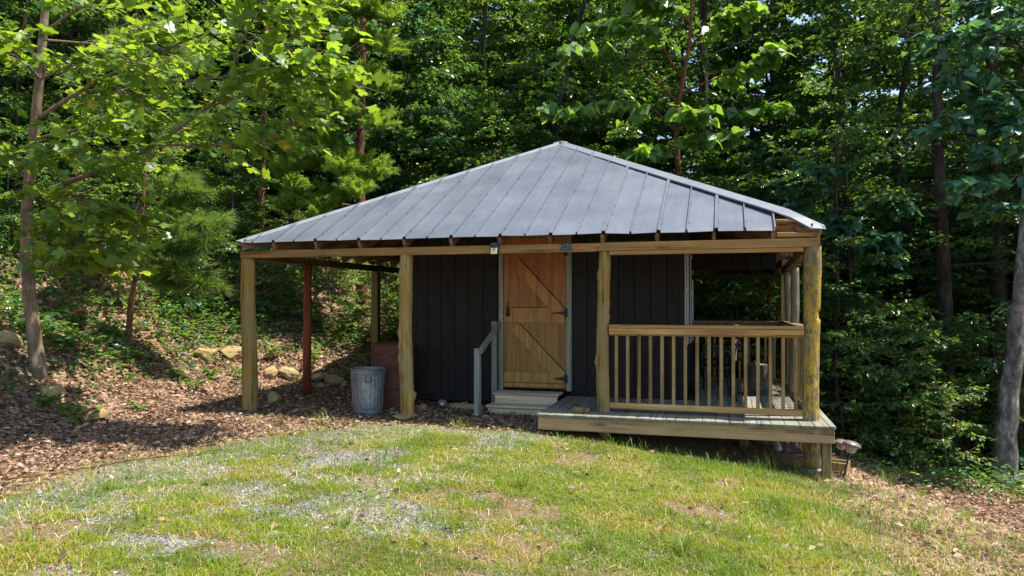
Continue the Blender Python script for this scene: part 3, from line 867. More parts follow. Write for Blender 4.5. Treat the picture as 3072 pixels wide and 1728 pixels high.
cpart('door_trim', MB().box(DX1 + .006, DX1 + .078, YD - .035, YD + .03, .06, DZ1 + .07, .004), M['trim'], door)
cpart('door_trim', MB().box(DX0 - .005, DX1 + .005, YD - .033, YD + .03, DZ1 + .004, DZ1 + .068, .004), M['trim'], door)
cpart('threshold', MB().box(DX0 - .005, DX1 + .005, YD - .05, YD + .03, DZ0 - .03, DZ0 - .004, .004), M['dark'], door)
def hinge(zc):
    mb = MB().box(DX1 - .012, DX1 + .028, F0 - .012, F0 - .001, zc - .055, zc + .055, .003)
    v = [(DX1 - .012, F0 - .008, zc + .028), (DX1 - .012, F0 - .008, zc - .028), (DX1 - .15, F0 - .006, zc - .007), (DX1 - .17, F0 - .006, zc), (DX1 - .15, F0 - .006, zc + .007)]
    V = v + [(a, F0 + .0005, c) for a, b, c in v]
    mb.add(V, [(0, 4, 3, 2, 1), (5, 6, 7, 8, 9), (0, 1, 6, 5), (1, 2, 7, 6), (2, 3, 8, 7), (3, 4, 9, 8), (4, 0, 5, 9)])
    mb.tube([(DX1 - .004, F0 - .014, zc - .056), (DX1 - .004, F0 - .014, zc + .056)], .009, 8)
    return cpart('hinge', mb, M['black'], door)
for py in (787, 950): hinge(ZT(py))
hinge(DZ1 - .2)
zl = ZT(785)
lx = DX0 + .065
cpart('latch', MB().box(lx - .028, lx + .028, F0 - .012, F0 + .0005, zl - .06, zl + .045, .008), M['black'], door)
cpart('latch_handle', MB().tube([(lx + .0, F0 - .012, zl + .03), (lx - .002, F0 - .04, zl + .06), (lx + .004, F0 - .035, zl + .11), (lx + .006, F0 - .006, zl + .15)], [.007, .008, .007, .004], 8), M['black'], door, True)
cpart('lock', MB().tube([(lx, F0 - .012, zl - .02), (lx, F0 - .035, zl - .02), (lx, F0 - .042, zl - .02)], [.024, .024, .016], 14).tube([(lx, F0 - .0425, zl - .02), (lx, F0 - .0445, zl - .02)], [.009, .008], 10), M['black'], door, True)
cpart('striker', MB().tube([(DX0 - .03, YD - .036, zl - .055), (DX0 - .03, YD - .042, zl - .055)], [.012, .010], 10), M['white_dot'], door)

# ---- steps and handrail
steps = cpart('steps', MB().box(-2.885, -2.06, 9.29, 9.555, -.24, .018, .004).box(-2.895, -2.08, 9.02, 9.288, -.24, -.115, .004), M['dark'])
cpart('tread', MB().box(-2.925, -2.03, 9.245, 9.553, .02, .052, .012), M['step'], steps)
cpart('riser', MB().box(-2.895, -2.05, 9.265, 9.288, -.112, .018, .004), M['step'], steps)
cpart('tread', MB().box(-2.935, -2.0, 8.965, 9.262, -.113, -.08, .012), M['step'], steps)
cpart('riser', MB().box(-2.905, -2.03, 8.99, 9.018, -.24, -.116, .004), M['step'], steps)
hr = cpart('handrail', MB().bar((-2.915, 8.74, .635), (-2.915, 9.53, .95), .035, .085, .004), M['trim'])
cpart('post', MB().add(*scarf(-3.005, -2.935, 8.745, 8.815, -.3, .66)), M['greypaint'], hr)
cpart('post', MB().box(-3.005, -2.935, 9.46, 9.53, -.25, .985, .004), M['trim'], hr)

# ---- deck
DF, DB = 7.97, 11.93
djm = MB()
for y in (8.7, 9.5, 10.3, 11.1): djm.box(-.42, 1.02, y, y + .04, -.17, -.034, .003)
for y in (8.7, 9.4): djm.box(-1.95, -.5, y, y + .04, -.17, -.034, .003)
deck = cpart('deck', djm, M['rail_dark'])
deck['label'] = 'weathered grey plank deck with a pale rim board'
x = -1.99; i = 0
while x < 1.09:
    b = min(x + .1335, 1.095)
    yb = WY0 - .02 if x < WX1 + .01 else DB
    ov = .008 * (RNG.random() - .5); ob = .003 * RNG.random()
    cpart('deck_board', MB().box(x, b, DF - .022 + ov, yb, -.032 - ob * .3, 0.0 - ob, .004), M['deck'], deck)
    x += .1375; i += 1
cpart('rim_joist', MB().box(-1.985, 1.085, DF, DF + .04, -.18, -.035, .004), M['rim'], deck)
cpart('rim_joist', MB().box(1.045, 1.085, DF + .042, DB, -.18, -.035, .004), M['rail_dark'], deck)
cpart('rim_joist', MB().box(-1.985, -1.945, DF + .042, 9.5, -.18, -.035, .004), M['rail_dark'], deck)
cpart('rim_joist', MB().box(-.47, 1.04, DB - .042, DB - .002, -.18, -.035, .004), M['rail_dark'], deck)
cpart('support_post', MB().box(.975, 1.065, 8.03, 8.12, -.72, -.182, .005), M['post_green'], deck)
for (xx, yy) in ((-.9, 9.0), (-.3, 10.4), (.9, 11.8), (.2, 9.0), (-1.4, 9.1)):
    cpart('support_post', MB().box(xx, xx + .09, yy, yy + .09, gz(xx, yy) - .1, -.172, .005), M['post_green'], deck)
cpart('wood_block', MB().box(-1.62, -1.50, 8.12, 8.22, .001, .058, .004).box(-1.495, -1.44, 8.14, 8.22, .001, .05, .004), M['post'], deck)

# ---- railings
bal_me = MB().box(-.018, .018, -.018, .018, 0, .785, .003).mesh('baluster'); bal_me.materials.append(M['baluster'])
def railing(pts, top, mat, along, gap):
    (x0, y0), (x1, y1) = pts
    d = np.array([x1 - x0, y1 - y0]); L = np.linalg.norm(d); d /= L
    mb = MB()
    mb.bar((x0, y0, top - .018), (x1, y1, top - .018), .125, .034, .004)
    r = cpart('railing', mb, M[mat])
    s = np.array([d[1], -d[0]]) * .03
    cpart('rail', MB().bar((x0 + s[0], y0 + s[1], top - .071), (x1 + s[0], y1 + s[1], top - .071), .038, .068, .004), M[mat], r)
    cpart('rail', MB().bar((x0 - s[0] * .3, y0 - s[1] * .3, top - .108), (x1 - s[0] * .3, y1 - s[1] * .3, top - .108), .04, .03, .004), M[mat], r)
    cpart('rail', MB().bar((x0, y0, top - .92), (x1, y1, top - .92), .040, .068, .004), M[mat], r)
    n = int(round((L - .16) / gap)); st = (L - .16) / n
    for i in range(n + 1):
        o = link('baluster', bal_me, None, r)
        t = .08 + i * st
        o.location = Vector((x0 + d[0] * t, y0 + d[1] * t, top - .886)) - CAB
        o.rotation_euler = (0, 0, .06 * (RNG.random() - .5))
    return r
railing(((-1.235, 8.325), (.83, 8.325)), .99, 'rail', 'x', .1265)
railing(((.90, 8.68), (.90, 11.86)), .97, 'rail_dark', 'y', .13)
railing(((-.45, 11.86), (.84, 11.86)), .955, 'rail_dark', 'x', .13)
# ------------------------------------------------------------------ things around the cabin
def at_ground(px, d):
    x, y = at(px, d); return x, y, gz(x, y)
# trash can
x, y = -4.39, 8.57; z = gz(x, y)
tc = thing('trash_can', 'dented galvanised steel trash can, open, beside the knotty log post', 'trash can', (x, y, z))
def flute(a, i):
    if 4 <= i <= 9: return 1 + .022 * (np.cos(a * 26) > .1)
    return 1 + .004 * np.sin(a * 3 + i)
prof = [(.001, .012), (.172, .010), (.186, .0), (.188, .03), (.186, .07), (.190, .085), (.196, .20), (.202, .32), (.208, .43), (.212, .50), (.214, .515), (.222, .525), (.214, .54), (.217, .565), (.229, .575), (.231, .585), (.222, .59), (.212, .585), (.205, .52), (.178, .05), (.001, .045)]
part('body', MB().add(*lathe(prof, 78, flute)), M['galv'], tc, False)
ang = math.radians(-62)
for k, a0 in enumerate((ang, ang + math.pi)):
    c = np.array([math.cos(a0), math.sin(a0), 0]); s = np.array([-math.sin(a0), math.cos(a0), 0])
    pts = [c * .213 + s * .035 + np.array([0, 0, .50])] + [c * (.225) + s * (.042 * math.cos(t)) + np.array([0, 0, .468 + .040 * math.sin(t)]) for t in np.linspace(.5, -3.64, 13)] + [c * .213 - s * .035 + np.array([0, 0, .50])]
    part('handle', MB().tube(pts, .0055, 6), M['rust'], tc, True)
# drum
x, y = -4.30, 9.13; z = gz(x, y)
dr = thing('steel_drum', 'rusty brown steel drum standing behind the trash can', 'drum', (x, y, z), rz=.4)
prof = [(.001, .02), (.275, .02), (.288, 0), (.292, .012), (.286, .022), (.286, .27), (.296, .285), (.286, .30), (.286, .55), (.296, .565), (.286, .58), (.286, .72), (.291, .73), (.286, .74), (.286, .845), (.294, .853), (.294, .866), (.282, .868), (.278, .85), (.001, .85)]
part('body', MB().add(*lathe(prof, 40)), M['rust'], dr, False)
part('bung', MB().tube([(.14, -.1, .849), (.14, -.1, .862)], .035, 12), M['rust'], dr)
# flood lamp on the beam
r = ray(1246, 632); t = 8.25 / r[1]; fx, fz = r[0] * t, r[2] * t + CAMZ
fl = thing('flood_lamp', 'small dark box lamp with square cream panel hanging on the front beam', 'lamp', (fx, 8.262, fz + .02))
part('housing', MB().box(-.045, .045, -.06, -.001, -.05, .07, .008), M['lamp_dark'], fl)
part('bracket', MB().box(-.02, .02, -.012, 0, .071, .085, .002), M['lamp_dark'], fl)
V, F = cbox(-.038, .038, -.012, 0, -.04, .035, .003)
pn = part('panel', MB().add(V, F), M['lamp_face'], fl); pn.location = (0, -.062, -.02); pn.rotation_euler = (math.radians(-14), 0, 0)
sn = part('sensor', MB().tube([(0, -.0125, .018), (0, -.017, .018)], [.010, .007], 10), M['plastic'], pn)
# path lights
def path_light(px, py_base, d, h, tilt, ang, label, s=1.0, lensm='lens'):
    x, y = at(px, d); z = gz(x, y)
    t = thing('path_light', label, 'lamp', (x, y, z), 'solar path lights')
    e = t.rotation_euler; t.rotation_euler = (0, tilt, ang)
    part('stake', MB().tube([(0, 0, -.08), (0, 0, h * .5), (0, 0, h)], [.006, .011 * s, .013 * s], 8), M['stake'], t, True)
    part('lens', MB().add(*lathe([(.03 * s, h), (.04 * s, h + .01), (.072 * s, h + .075 * s), (.068 * s, h + .078 * s), (.001, h + .079 * s)], 16)), M[lensm], t, True)
    part('cap', MB().add(*lathe([(.001, h + .08 * s), (.092 * s, h + .075 * s), (.098 * s, h + .085 * s), (.085 * s, h + .105 * s), (.05 * s, h + .125 * s), (.001, h + .13 * s)], 18)), M['plastic'], t, True)
    return t
path_light(2121, 1212, 7.75, .28, math.radians(14), math.radians(10), 'leaning brown solar path light, the nearer of two by the deck corner')
path_light(2112, 1190, 8.3, .20, math.radians(5), math.radians(-30), 'brown solar path light half hidden behind the leaning one', .9)
path_light(1110, 1060, 9.45, .09, math.radians(6), .4, 'tiny pale solar light in the gravel by the cabin wall', .62, 'white')
# planter box, footing
x, y = at(2105, 8.0); z = gz(x, y)
pb = thing('planter_box', 'open pale timber box of dirt beside the deck corner post', 'box', (x, y, z), rz=-.35)
for (a, b, c, d_) in ((-.09, .12, -.10, -.08), (-.09, .12, .08, .10), (-.09, -.07, -.079, .079), (.10, .12, -.079, .079)):
    part('board', MB().box(a, b, c, d_, -.06, .13, .004), M['post_green'], pb)
part('soil', MB().box(-.069, .099, -.079, .079, -.05, .09, .004), M['concrete'], pb)
x, y = .91, 8.33; z = gz(x, y)
fb = thing('footing_block', 'grey concrete block under the yellow corner log', 'block', (x, y, z))
part('block', MB().box(-.115, .115, -.11, .11, -.15, -.5 - z - .003, .012), M['concrete'], fb)
x, y = -3.74, 8.33; z = gz(x, y)
# stump table, chairs on the porch
def rough_rock(seed, sx, sy, sz, n=14, m=9, amp=.30):
    """blocky stone: sphere pushed towards a box, cut by random planes"""
    rg = np.random.default_rng(seed)
    th = np.linspace(0, 2 * math.pi, n, endpoint=False); ph = np.linspace(0, math.pi, m)
    V = np.array([[math.sin(p) * math.cos(t), math.sin(p) * math.sin(t), math.cos(p)] for p in ph for t in th])
    V /= (np.abs(V) ** 3.2).sum(1, keepdims=True) ** (1 / 3.2)
    for k in range(9):
        nn = rg.normal(size=3); nn /= np.linalg.norm(nn); c = rg.uniform(.62, .95)
        dd = V @ nn; V -= np.clip(dd - c, 0, None)[:, None] * nn
    V += (rg.random(V.shape) - .5) * .06 * amp / .3
    V *= np.array([sx, sy, sz])
    F = [(i * n + j, (i + 1) * n + j, (i + 1) * n + (j + 1) % n, i * n + (j + 1) % n) for i in range(m - 1) for j in range(n)]
    return V, F
st = thing('stump_table', 'upright bark-covered stump used as a table on the porch deck', 'stump', (.44, 10.45, 0))
def sw(a, i): return 1 + .07 * np.sin(a * 5 + .3) * (1 if i < 3 else .5) + .06 * np.abs(np.sin(a * 9 + .4 * i)) + .03 * np.sin(a * 17 + i)
part('trunk', MB().add(*lathe([(.165, .001), (.152, .10), (.145, .25), (.142, .40), (.125, .408)], 60, sw)), M['bark_mottled'], st, False)
part('cut_face', MB().add(*lathe([(.126, .404), (.05, .412), (.001, .412)], 60, lambda a, i: sw(a, 4))), M['post_grey'], st)
def chair(name_label, x, y, rz, throw):
    c = thing('patio_chair', name_label, 'chair', (x, y, 0), 'dark patio chairs on the porch', rz)
    for sx in (-1, 1):
        part('leg', MB().tube([(.21 * sx, -.22, 0.001), (.19 * sx, -.19, .42)], .011, 8), M['black'], c, True)
        part('leg', MB().tube([(.21 * sx, .26, 0.001), (.20 * sx, .20, .42), (.20 * sx, .24, .60), (.19 * sx, .31, .90)], .011, 8), M['black'], c, True)
    mb = MB()
    for k in range(7): mb.box(-.215, .215, -.215 + k * .062, -.165 + k * .062, .42, .435, .003)
    part('seat', mb, M['black'], c)
    for k in range(5):
        zz = .52 + k * .085; yy = .225 + (zz - .52) * .21
        part('back_slat', MB().box(-.19, .19, yy - .006, yy + .006, zz, zz + .035, .003), M['black'], c)
    part('arm', MB().tube([(-.23, -.17, .42), (-.235, -.17, .62), (-.235, .05, .64), (-.2, .24, .62)], .011, 8), M['black'], c, True)
    part('arm', MB().tube([(.23, -.17, .42), (.235, -.17, .62), (.235, .05, .64), (.2, .24, .62)], .011, 8), M['black'], c, True)
    return c
c1 = chair('dark metal patio chair against the black wall with a cream striped cloth', -.12, 9.75, math.radians(-80), True)
chair('dark metal patio chair beside the bark stump', .02, 10.9, math.radians(-25), False)
cx, cy = c1.location.x + .20, c1.location.y - .06
tw = thing('striped_cloth', 'cream cloth with thin black stripes draped over the wall-side chair back', 'cloth', (cx + .06, cy + .04, .50))
n, m_ = 10, 12
U, V_ = np.meshgrid(np.linspace(-.12, .12, n), np.linspace(0, .46, m_), indexing='ij')
Vt = np.stack([.03 * np.sin(U * 25) + .05 * V_, U + .05 * np.sin(V_ * 5), V_], -1).reshape(-1, 3)
idx = np.arange(n * m_).reshape(n, m_)
Ft = [(idx[i, j], idx[i + 1, j], idx[i + 1, j + 1], idx[i, j + 1]) for i in range(n - 1) for j in range(m_ - 1)]
Vb = Vt + np.array([.006, 0, 0]); Fb = [tuple(q + n * m_ for q in f[::-1]) for f in Ft]
ob = part('cloth', MB().add(np.concatenate([Vt, Vb]), Ft + Fb), [M['towel'], M['stripe']], tw, True)
mi = [1 if (p.index % (m_ - 1)) in (4, 6) and False else 0 for p in ob.data.polygons]
for k, zz in enumerate((.17, .20, .245)):
    row = np.stack([.03 * np.sin(np.linspace(-.12, .12, n) * 25) + .05 * zz - .004, np.linspace(-.12, .12, n) + .05 * math.sin(zz * 5), np.full(n, zz)], 1)
    V2 = np.concatenate([row, row + np.array([0, 0, .011])])
    part('stripe', MB().add(V2, [(j, j + 1, n + j + 1, n + j) for j in range(n - 1)]), M['stripe'], tw)
# pipe under the deck
x0, y0 = at(1960, 8.5); x1, y1 = at(1925, 9.3)
pp = thing('drain_pipe', 'pale plastic pipe lying under the deck', 'pipe', (x0, y0, gz(x0, y0)))
part('pipe', MB().tube([(0, 0, .05), (x1 - x0, y1 - y0, gz(x1, y1) - gz(x0, y0) + .16)], .035, 12, True), M['pipe'], pp, True)

# rocks: (pixel x, pixel y of the centre, depth, sizes, seed, label)
rocks = [
 (236, 1050, 9.0, (.17, .13, .085), 3, 'flat tan sandstone block lying alone in the leaves, left foreground'),
 (583, 872, 12.4, (.26, .2, .13), 4, 'big flat yellow sandstone directly left of the leftmost log post'),
 (520, 890, 12.0, (.20, .16, .12), 5, 'slanted cream sandstone slab among weeds at the foot of the bank'),
 (676, 864, 12.8, (.085, .08, .075), 6, 'small blocky stone on top of the rock row between two posts'),
 (680, 888, 12.3, (.17, .12, .12), 7, 'wedge-shaped brown stone left of the squarish boulder'),
 (726, 880, 12.5, (.18, .14, .13), 8, 'squarish golden boulder just left of the red post'),
 (800, 878, 12.7, (.14, .12, .09), 9, 'yellow stone just right of the red post'),
 (842, 888, 12.5, (.19, .14, .11), 10, 'long shaded sandstone between the red post and the drum'),
 (806, 915, 12.0, (.10, .07, .06), 11, 'small oval stone below the long shaded sandstone'),
 (866, 908, 12.1, (.17, .07, .05), 12, 'thin tilted slab stone left of the drum'),
 (690, 998, 10.3, (.15, .12, .13), 13, 'pyramid-shaped stone in the shade between the log post and red post'),
 (500, 757, 14.0, (.11, .09, .10), 14, 'pale stone up on the bank below the pine branches'),
 (22, 960, 9.8, (.16, .14, .13), 15, 'brown stone at the left picture edge on the bank'),
 (130, 1040, 9.2, (.15, .12, .09), 16, 'dull brown stone among weeds below the curved trunk'),
 (352, 1112, 8.4, (.10, .05, .012), 17, 'thin flat sandstone chip on the leaves near the lawn edge'),
 (1062, 1024, 9.7, (.11, .08, .07), 18, 'grey-tan stone against the black wall behind the knotty post'),
 (1165, 1030, 9.75, (.30, .06, .06), 19, 'long pale stone along the bottom of the black wall'),
 (1020, 1057, 9.0, (.16, .12, .04), 20, 'flat mossy stone under the knotty log post'),
 (152, 880, 10.6, (.16, .13, .11), 21, 'ochre stone just right of the curved trunk base'),
]
for (px, py, d, s, seed, lab) in rocks:
    x, y = at(px, d); z = gz(x, y)
    V, F = rough_rock(seed, *s)
    o = tag(link('rock', MB().add(V, F).mesh('rock'), M['rock'], None, (x, y, z + s[2] * .28)), lab, 'rock', 'sandstone rocks')
    o.rotation_euler = (RNG.uniform(-.25, .25), RNG.uniform(-.25, .25), RNG.uniform(0, 6))
    if s[2] < .05: o.rotation_euler = (0, 0, RNG.uniform(0, 6)); o.location.z = z + s[2] * .6
    if seed == 19: o.rotation_euler = (0, 0, 0)
for (px, py, d, s, seed, lab) in [(408, 1366, 5.1, (.055, .035, .022), 31, 'tan stone in the grass, left of two near the front edge'), (690, 1368, 5.0, (.05, .03, .02), 32, 'reddish stone in the grass, right of two near the front edge')]:
    x, y = at(px, d); z = gz(x, y); V, F = rough_rock(seed, *s)
    tag(link('stone', MB().add(V, F).mesh('stone'), M['rock'], None, (x, y, z + s[2] * .5)), lab, 'rock', 'stones in the grass')
# fallen log and sticks
x, y = at(2556, 11.0); z = gz(x, y)
lg = thing('fallen_log', 'short grey log lying at the foot of the pale right-hand trunk', 'log', (x, y, z))
part('log', MB().tube([(-.28, -.15, .07), (0, 0, .09), (.7, .2, .12)], [.085, .09, .08], 12), M['bark_grey'], lg, True)
for k, (pa, pb, d0, d1, r_, lab) in enumerate([
    ((20, 1248), (560, 1160), 6.2, 7.3, .010, 'long thin brown stick lying along the left lawn edge'),
    ((190, 905), (470, 1010), 10.3, 9.2, .010, 'thin bare vine trailing down the leafy bank below the curved trunk'),
    ((270, 790), (420, 960), 11.2, 10.0, .018, 'dead branch lying down the bank behind the curved trunk')]):
    A = at(pa[0], d0); B = at(pb[0], d1); pts = []
    for t in np.linspace(0, 1, 12):
        x = A[0] + (B[0] - A[0]) * t + .04 * math.sin(t * 9 + k); y = A[1] + (B[1] - A[1]) * t
        pts.append((x - A[0], y - A[1], gz(x, y) + r_ * 1.5 + .012))
    o = thing('stick', lab, 'stick', (A[0], A[1], 0), 'fallen sticks')
    part('stem', MB().tube(pts, np.linspace(r_, r_ * .5, 12), 6), M['bark_pine'], o, True)
# ------------------------------------------------------------------ leaves
def unit(v): return v / np.maximum(np.linalg.norm(v, axis=-1, keepdims=True), 1e-9)
TPL = {
 'simple': (np.array([(0, 0, 0), (.45, .30, .07), (1, 0, -.06), (.45, -.30, .07)]), np.array([(0, 1, 2), (0, 2, 3)])),
 'oval': (np.array([(0, 0, 0), (.32, .27, .06), (.70, .22, .04), (1, 0, -.10), (.70, -.22, .04), (.32, -.27, .06)]), np.array([(0, 2, 1), (0, 3, 2), (0, 4, 3), (0, 5, 4)])[:, ::-1]),
 'tulip': (np.array([(0, 0, 0), (.06, .40, .05), (.22, .46, .03), (.45, .30, .05), (.72, .46, -.02), (1.0, .26, -.10), (.86, 0, -.05),
                     (1.0, -.26, -.10), (.72, -.46, -.02), (.45, -.30, .05), (.22, -.46, .03), (.06, -.40, .05), (.42, 0, 0)]),
           np.array([(12, i, (i + 1) % 12) for i in range(12)])),
 'heart': (np.array([(.05, 0, 0), (-.08, .26, .03), (.12, .48, .05), (.42, .44, .04), (.58, .30, .0), (1.0, 0, -.16),
                     (.58, -.30, .0), (.42, -.44, .04), (.12, -.48, .05), (-.08, -.26, .03), (.40, 0, -.02)]),
           np.array([(10, i, (i + 1) % 10) for i in range(10)])),
 'curl': (np.array([(0, 0, .0), (.28, .20, .15), (.62, .22, .24), (1, .03, .06), (.58, -.15, -.02), (.30, -.24, .16)]), np.array([(0, 2, 1), (0, 3, 2), (0, 4, 3), (0, 5, 4)])),
}
def leaf_arrays(P, D, Nn, S, tpl, rnd):
    T, F = TPL[tpl]; k = len(T)
    D = unit(D); Wv = unit(np.cross(Nn, D)); Nn = np.cross(D, Wv)
    V = P[:, None] + S[:, None, None] * (T[None, :, 0:1] * D[:, None] + T[None, :, 1:2] * Wv[:, None] + T[None, :, 2:3] * Nn[:, None])
    FF = F[None] + (np.arange(len(P)) * k)[:, None, None]
    return V.reshape(-1, 3), FF.reshape(-1, F.shape[1]), np.repeat(rnd, k)

def limb_path(rg, p0, az, length, up0=.5, droop=.35, n=7, wander=.12):
    """curved limb: climbs, then levels out"""
    P = [np.array(p0, float)]; a = az; e = up0
    for i in range(n - 1):
        a += rg.normal(0, wander); e = e - droop / (n - 1) + rg.normal(0, .06)
        P.append(P[-1] + length / (n - 1) * np.array([math.cos(a) * math.cos(e), math.sin(a) * math.cos(e), math.sin(e)]))
    return np.array(P)
def interp_path(P, t):
    t = np.clip(t, 0, .9999) * (len(P) - 1); i = int(t); f = t - i
    return P[i] * (1 - f) + P[i + 1] * f, unit(P[i + 1] - P[i])

def grow(seed, trunk, rad, zlo, zhi, reach, nlimb, ntwig, nleaf, size, tpl, azr=None, up=.45, twig_len=(.35, .8), flat=.5, shape=1.0, sides=10, extra=None, droopy=.25, limb_r=.32):
    """trunk: (n,3) path. returns wood MB, leaf dict(P, D, N, S, rnd)"""
    rg = np.random.default_rng(seed)
    wood_ = MB(); trunk = np.asarray(trunk, float)
    L = [np.linalg.norm(trunk[i + 1] - trunk[i]) for i in range(len(trunk) - 1)]
    # resample the trunk with a flare at the foot and small bends
    m = 26; tt = np.linspace(0, 1, m)
    ts = np.linspace(0, 1, len(trunk)); TP = np.stack([np.interp(tt, ts, trunk[:, k]) for k in range(3)], 1)
    for k in range(3):
        for _ in range(3): TP[1:-1, k] = .25 * TP[:-2, k] + .5 * TP[1:-1, k] + .25 * TP[2:, k]
    TP[1:-1, :2] += rg.normal(0, rad * .06, (m - 2, 2))
    R = rad * (1 - .78 * tt ** 1.1) * (1 + .5 * np.exp(-tt * 26)); a = np.linspace(0, 2 * math.pi, sides, endpoint=False)
    RR = R[:, None] * (1 + .06 * (vnoise(np.cos(a)[None] * 2 + seed, tt[:, None] * 18 + np.sin(a)[None] * 2, seed) - .5) * 2)
    wood_.add(*tube(TP, RR, sides, True))
    zmin, zmax = TP[0, 2], TP[-1, 2]
    limbs = []
    ga = rg.uniform(0, 6.28)
    for i in range(nlimb):
        f = (i + rg.random()) / nlimb; h = zlo + (zhi - zlo) * f
        t = np.interp(h, TP[:, 2], tt); p0, _ = interp_path(TP, t)
        prof = (math.sin(math.pi * min(max(.12 + .8 * f, 0), 1)) ** .6) * shape + (1 - shape)
        ga += 2.4 + rg.normal(0, .3)
        az = ga if azr is None else rg.uniform(*azr)
        limbs.append((limb_path(rg, p0, az, reach * prof * rg.uniform(.65, 1.1), up * (.5 + f), .5), np.interp(t, tt, R) * limb_r))
    if extra: limbs += extra
    P = []; D = []; N = []; S = []
    for (LP, r) in limbs:
        wood_.add(*tube(LP, np.linspace(max(r, .008), .004, len(LP)), 5, False))
        for j in range(ntwig):
            t = .22 + .78 * (j + rg.random()) / ntwig
            p, d = interp_path(LP, t)
            sgn = 1 if j % 2 else -1
            ang = sgn * rg.uniform(.35, 1.15); c, s = math.cos(ang), math.sin(ang)
            td = unit(np.array([d[0] * c - d[1] * s, d[0] * s + d[1] * c, d[2] * .4 + rg.normal(0, .22)]))
            tl = rg.uniform(*twig_len) * (1.1 - .45 * t)
            e = p + td * tl - np.array([0, 0, droopy * .35 * tl])
            mid = p + td * tl * .5
            wood_.add(*tube([p, mid, e], [.006, .004, .002], 3, False))
            q = rg.random(nleaf) ** .8
            pts = p + np.outer(q, e - p) + rg.normal(0, .02, (nleaf, 3))
            side = unit(np.cross(td, [0, 0, 1.0])); sg = np.where(rg.random(nleaf) < .5, -1, 1)
            dd = td * rg.uniform(.2, .9, (nleaf, 1)) + side * (sg * rg.uniform(.3, 1.0, nleaf))[:, None] + np.stack([np.zeros(nleaf)] * 2 + [rg.normal(-droopy, .25, nleaf)], 1)
            nn = np.array([0, 0, 1.0]) + rg.normal(0, flat, (nleaf, 3))
            P.append(pts); D.append(dd); N.append(nn); S.append(size * rg.uniform(.55, 1.2, nleaf))
    P = np.concatenate(P); D = unit(np.concatenate(D)); N = unit(np.concatenate(N)); S = np.concatenate(S)
    return wood_, dict(P=P, D=D, N=N, S=S, rnd=rg.random(len(P)), tpl=tpl)

def wood_mesh(name, mb, mat):
    me = mb.mesh(name, True); me.materials.append(mat); return me
def crown_mesh(name, lv, mat, keep=None):
    k = slice(None) if keep is None else keep
    V, F, r = leaf_arrays(lv['P'][k], lv['D'][k], lv['N'][k], lv['S'][k], lv['tpl'], lv['rnd'][k])
    return fast_mesh(name, V, F, r, [mat])
LEAFME = {}
def leaf_objects(tree, base, lv, mat, sel):
    key = (lv['tpl'], mat.name)
    if key not in LEAFME:
        T, F = TPL[lv['tpl']]; LEAFME[key] = fast_mesh('leaf', T, F, np.full(len(T), .3), [mat])
    me = LEAFME[key]
    for i in sel:
        D = lv['D'][i]; Wv = unit(np.cross(lv['N'][i], D)); Nn = np.cross(D, Wv); s = lv['S'][i]
        Mx = Matrix(((D[0] * s, Wv[0] * s, Nn[0] * s, lv['P'][i][0]), (D[1] * s, Wv[1] * s, Nn[1] * s, lv['P'][i][1]), (D[2] * s, Wv[2] * s, Nn[2] * s, lv['P'][i][2]), (0, 0, 0, 1)))
        o = bpy.data.objects.new('leaf', me); o.parent = tree; o.matrix_local = Mx; COL.objects.link(o)
def in_view(Pw):
    dx, dy, dz = Pw[:, 0], Pw[:, 1], Pw[:, 2] - CAMZ
    d = -SY * dx + CY * dy; x = CY * dx + SY * dy
    px = (1536 + FPX * x / d) / KPX; py = (HOR - FPX * dz / d) / KPX
    return d, px, py
def make_tree(name, label, base, trunk, rad, leafmat_, barkm, kw, group, seed, cat='tree', nobj=0):
    """a tree of its own: trunk with limbs, crown, and for the nearest trees single leaves"""
    w, lv = grow(seed, trunk, rad, **kw)
    t = thing(name, label, cat, base, group)
    link('trunk', wood_mesh('trunk', w, M[barkm]), None, t)
    keep = np.ones(len(lv['P']), bool)
    if nobj:
        Pw = lv['P'] + np.array(base); d, px, py = in_view(Pw)
        score = lv['S'] / np.maximum(d, .1); score[(px < 0) | (px > 2576) | (py < 0) | (py > 1449)] = 0
        sel = np.argsort(-score)[:nobj]; keep[sel] = False
        leaf_objects(t, base, lv, M[leafmat_], sel)
    c = link('crown', crown_mesh('crown', lv, M[leafmat_], keep), None, t)
    if nobj: c['kind'] = 'stuff'
    return t

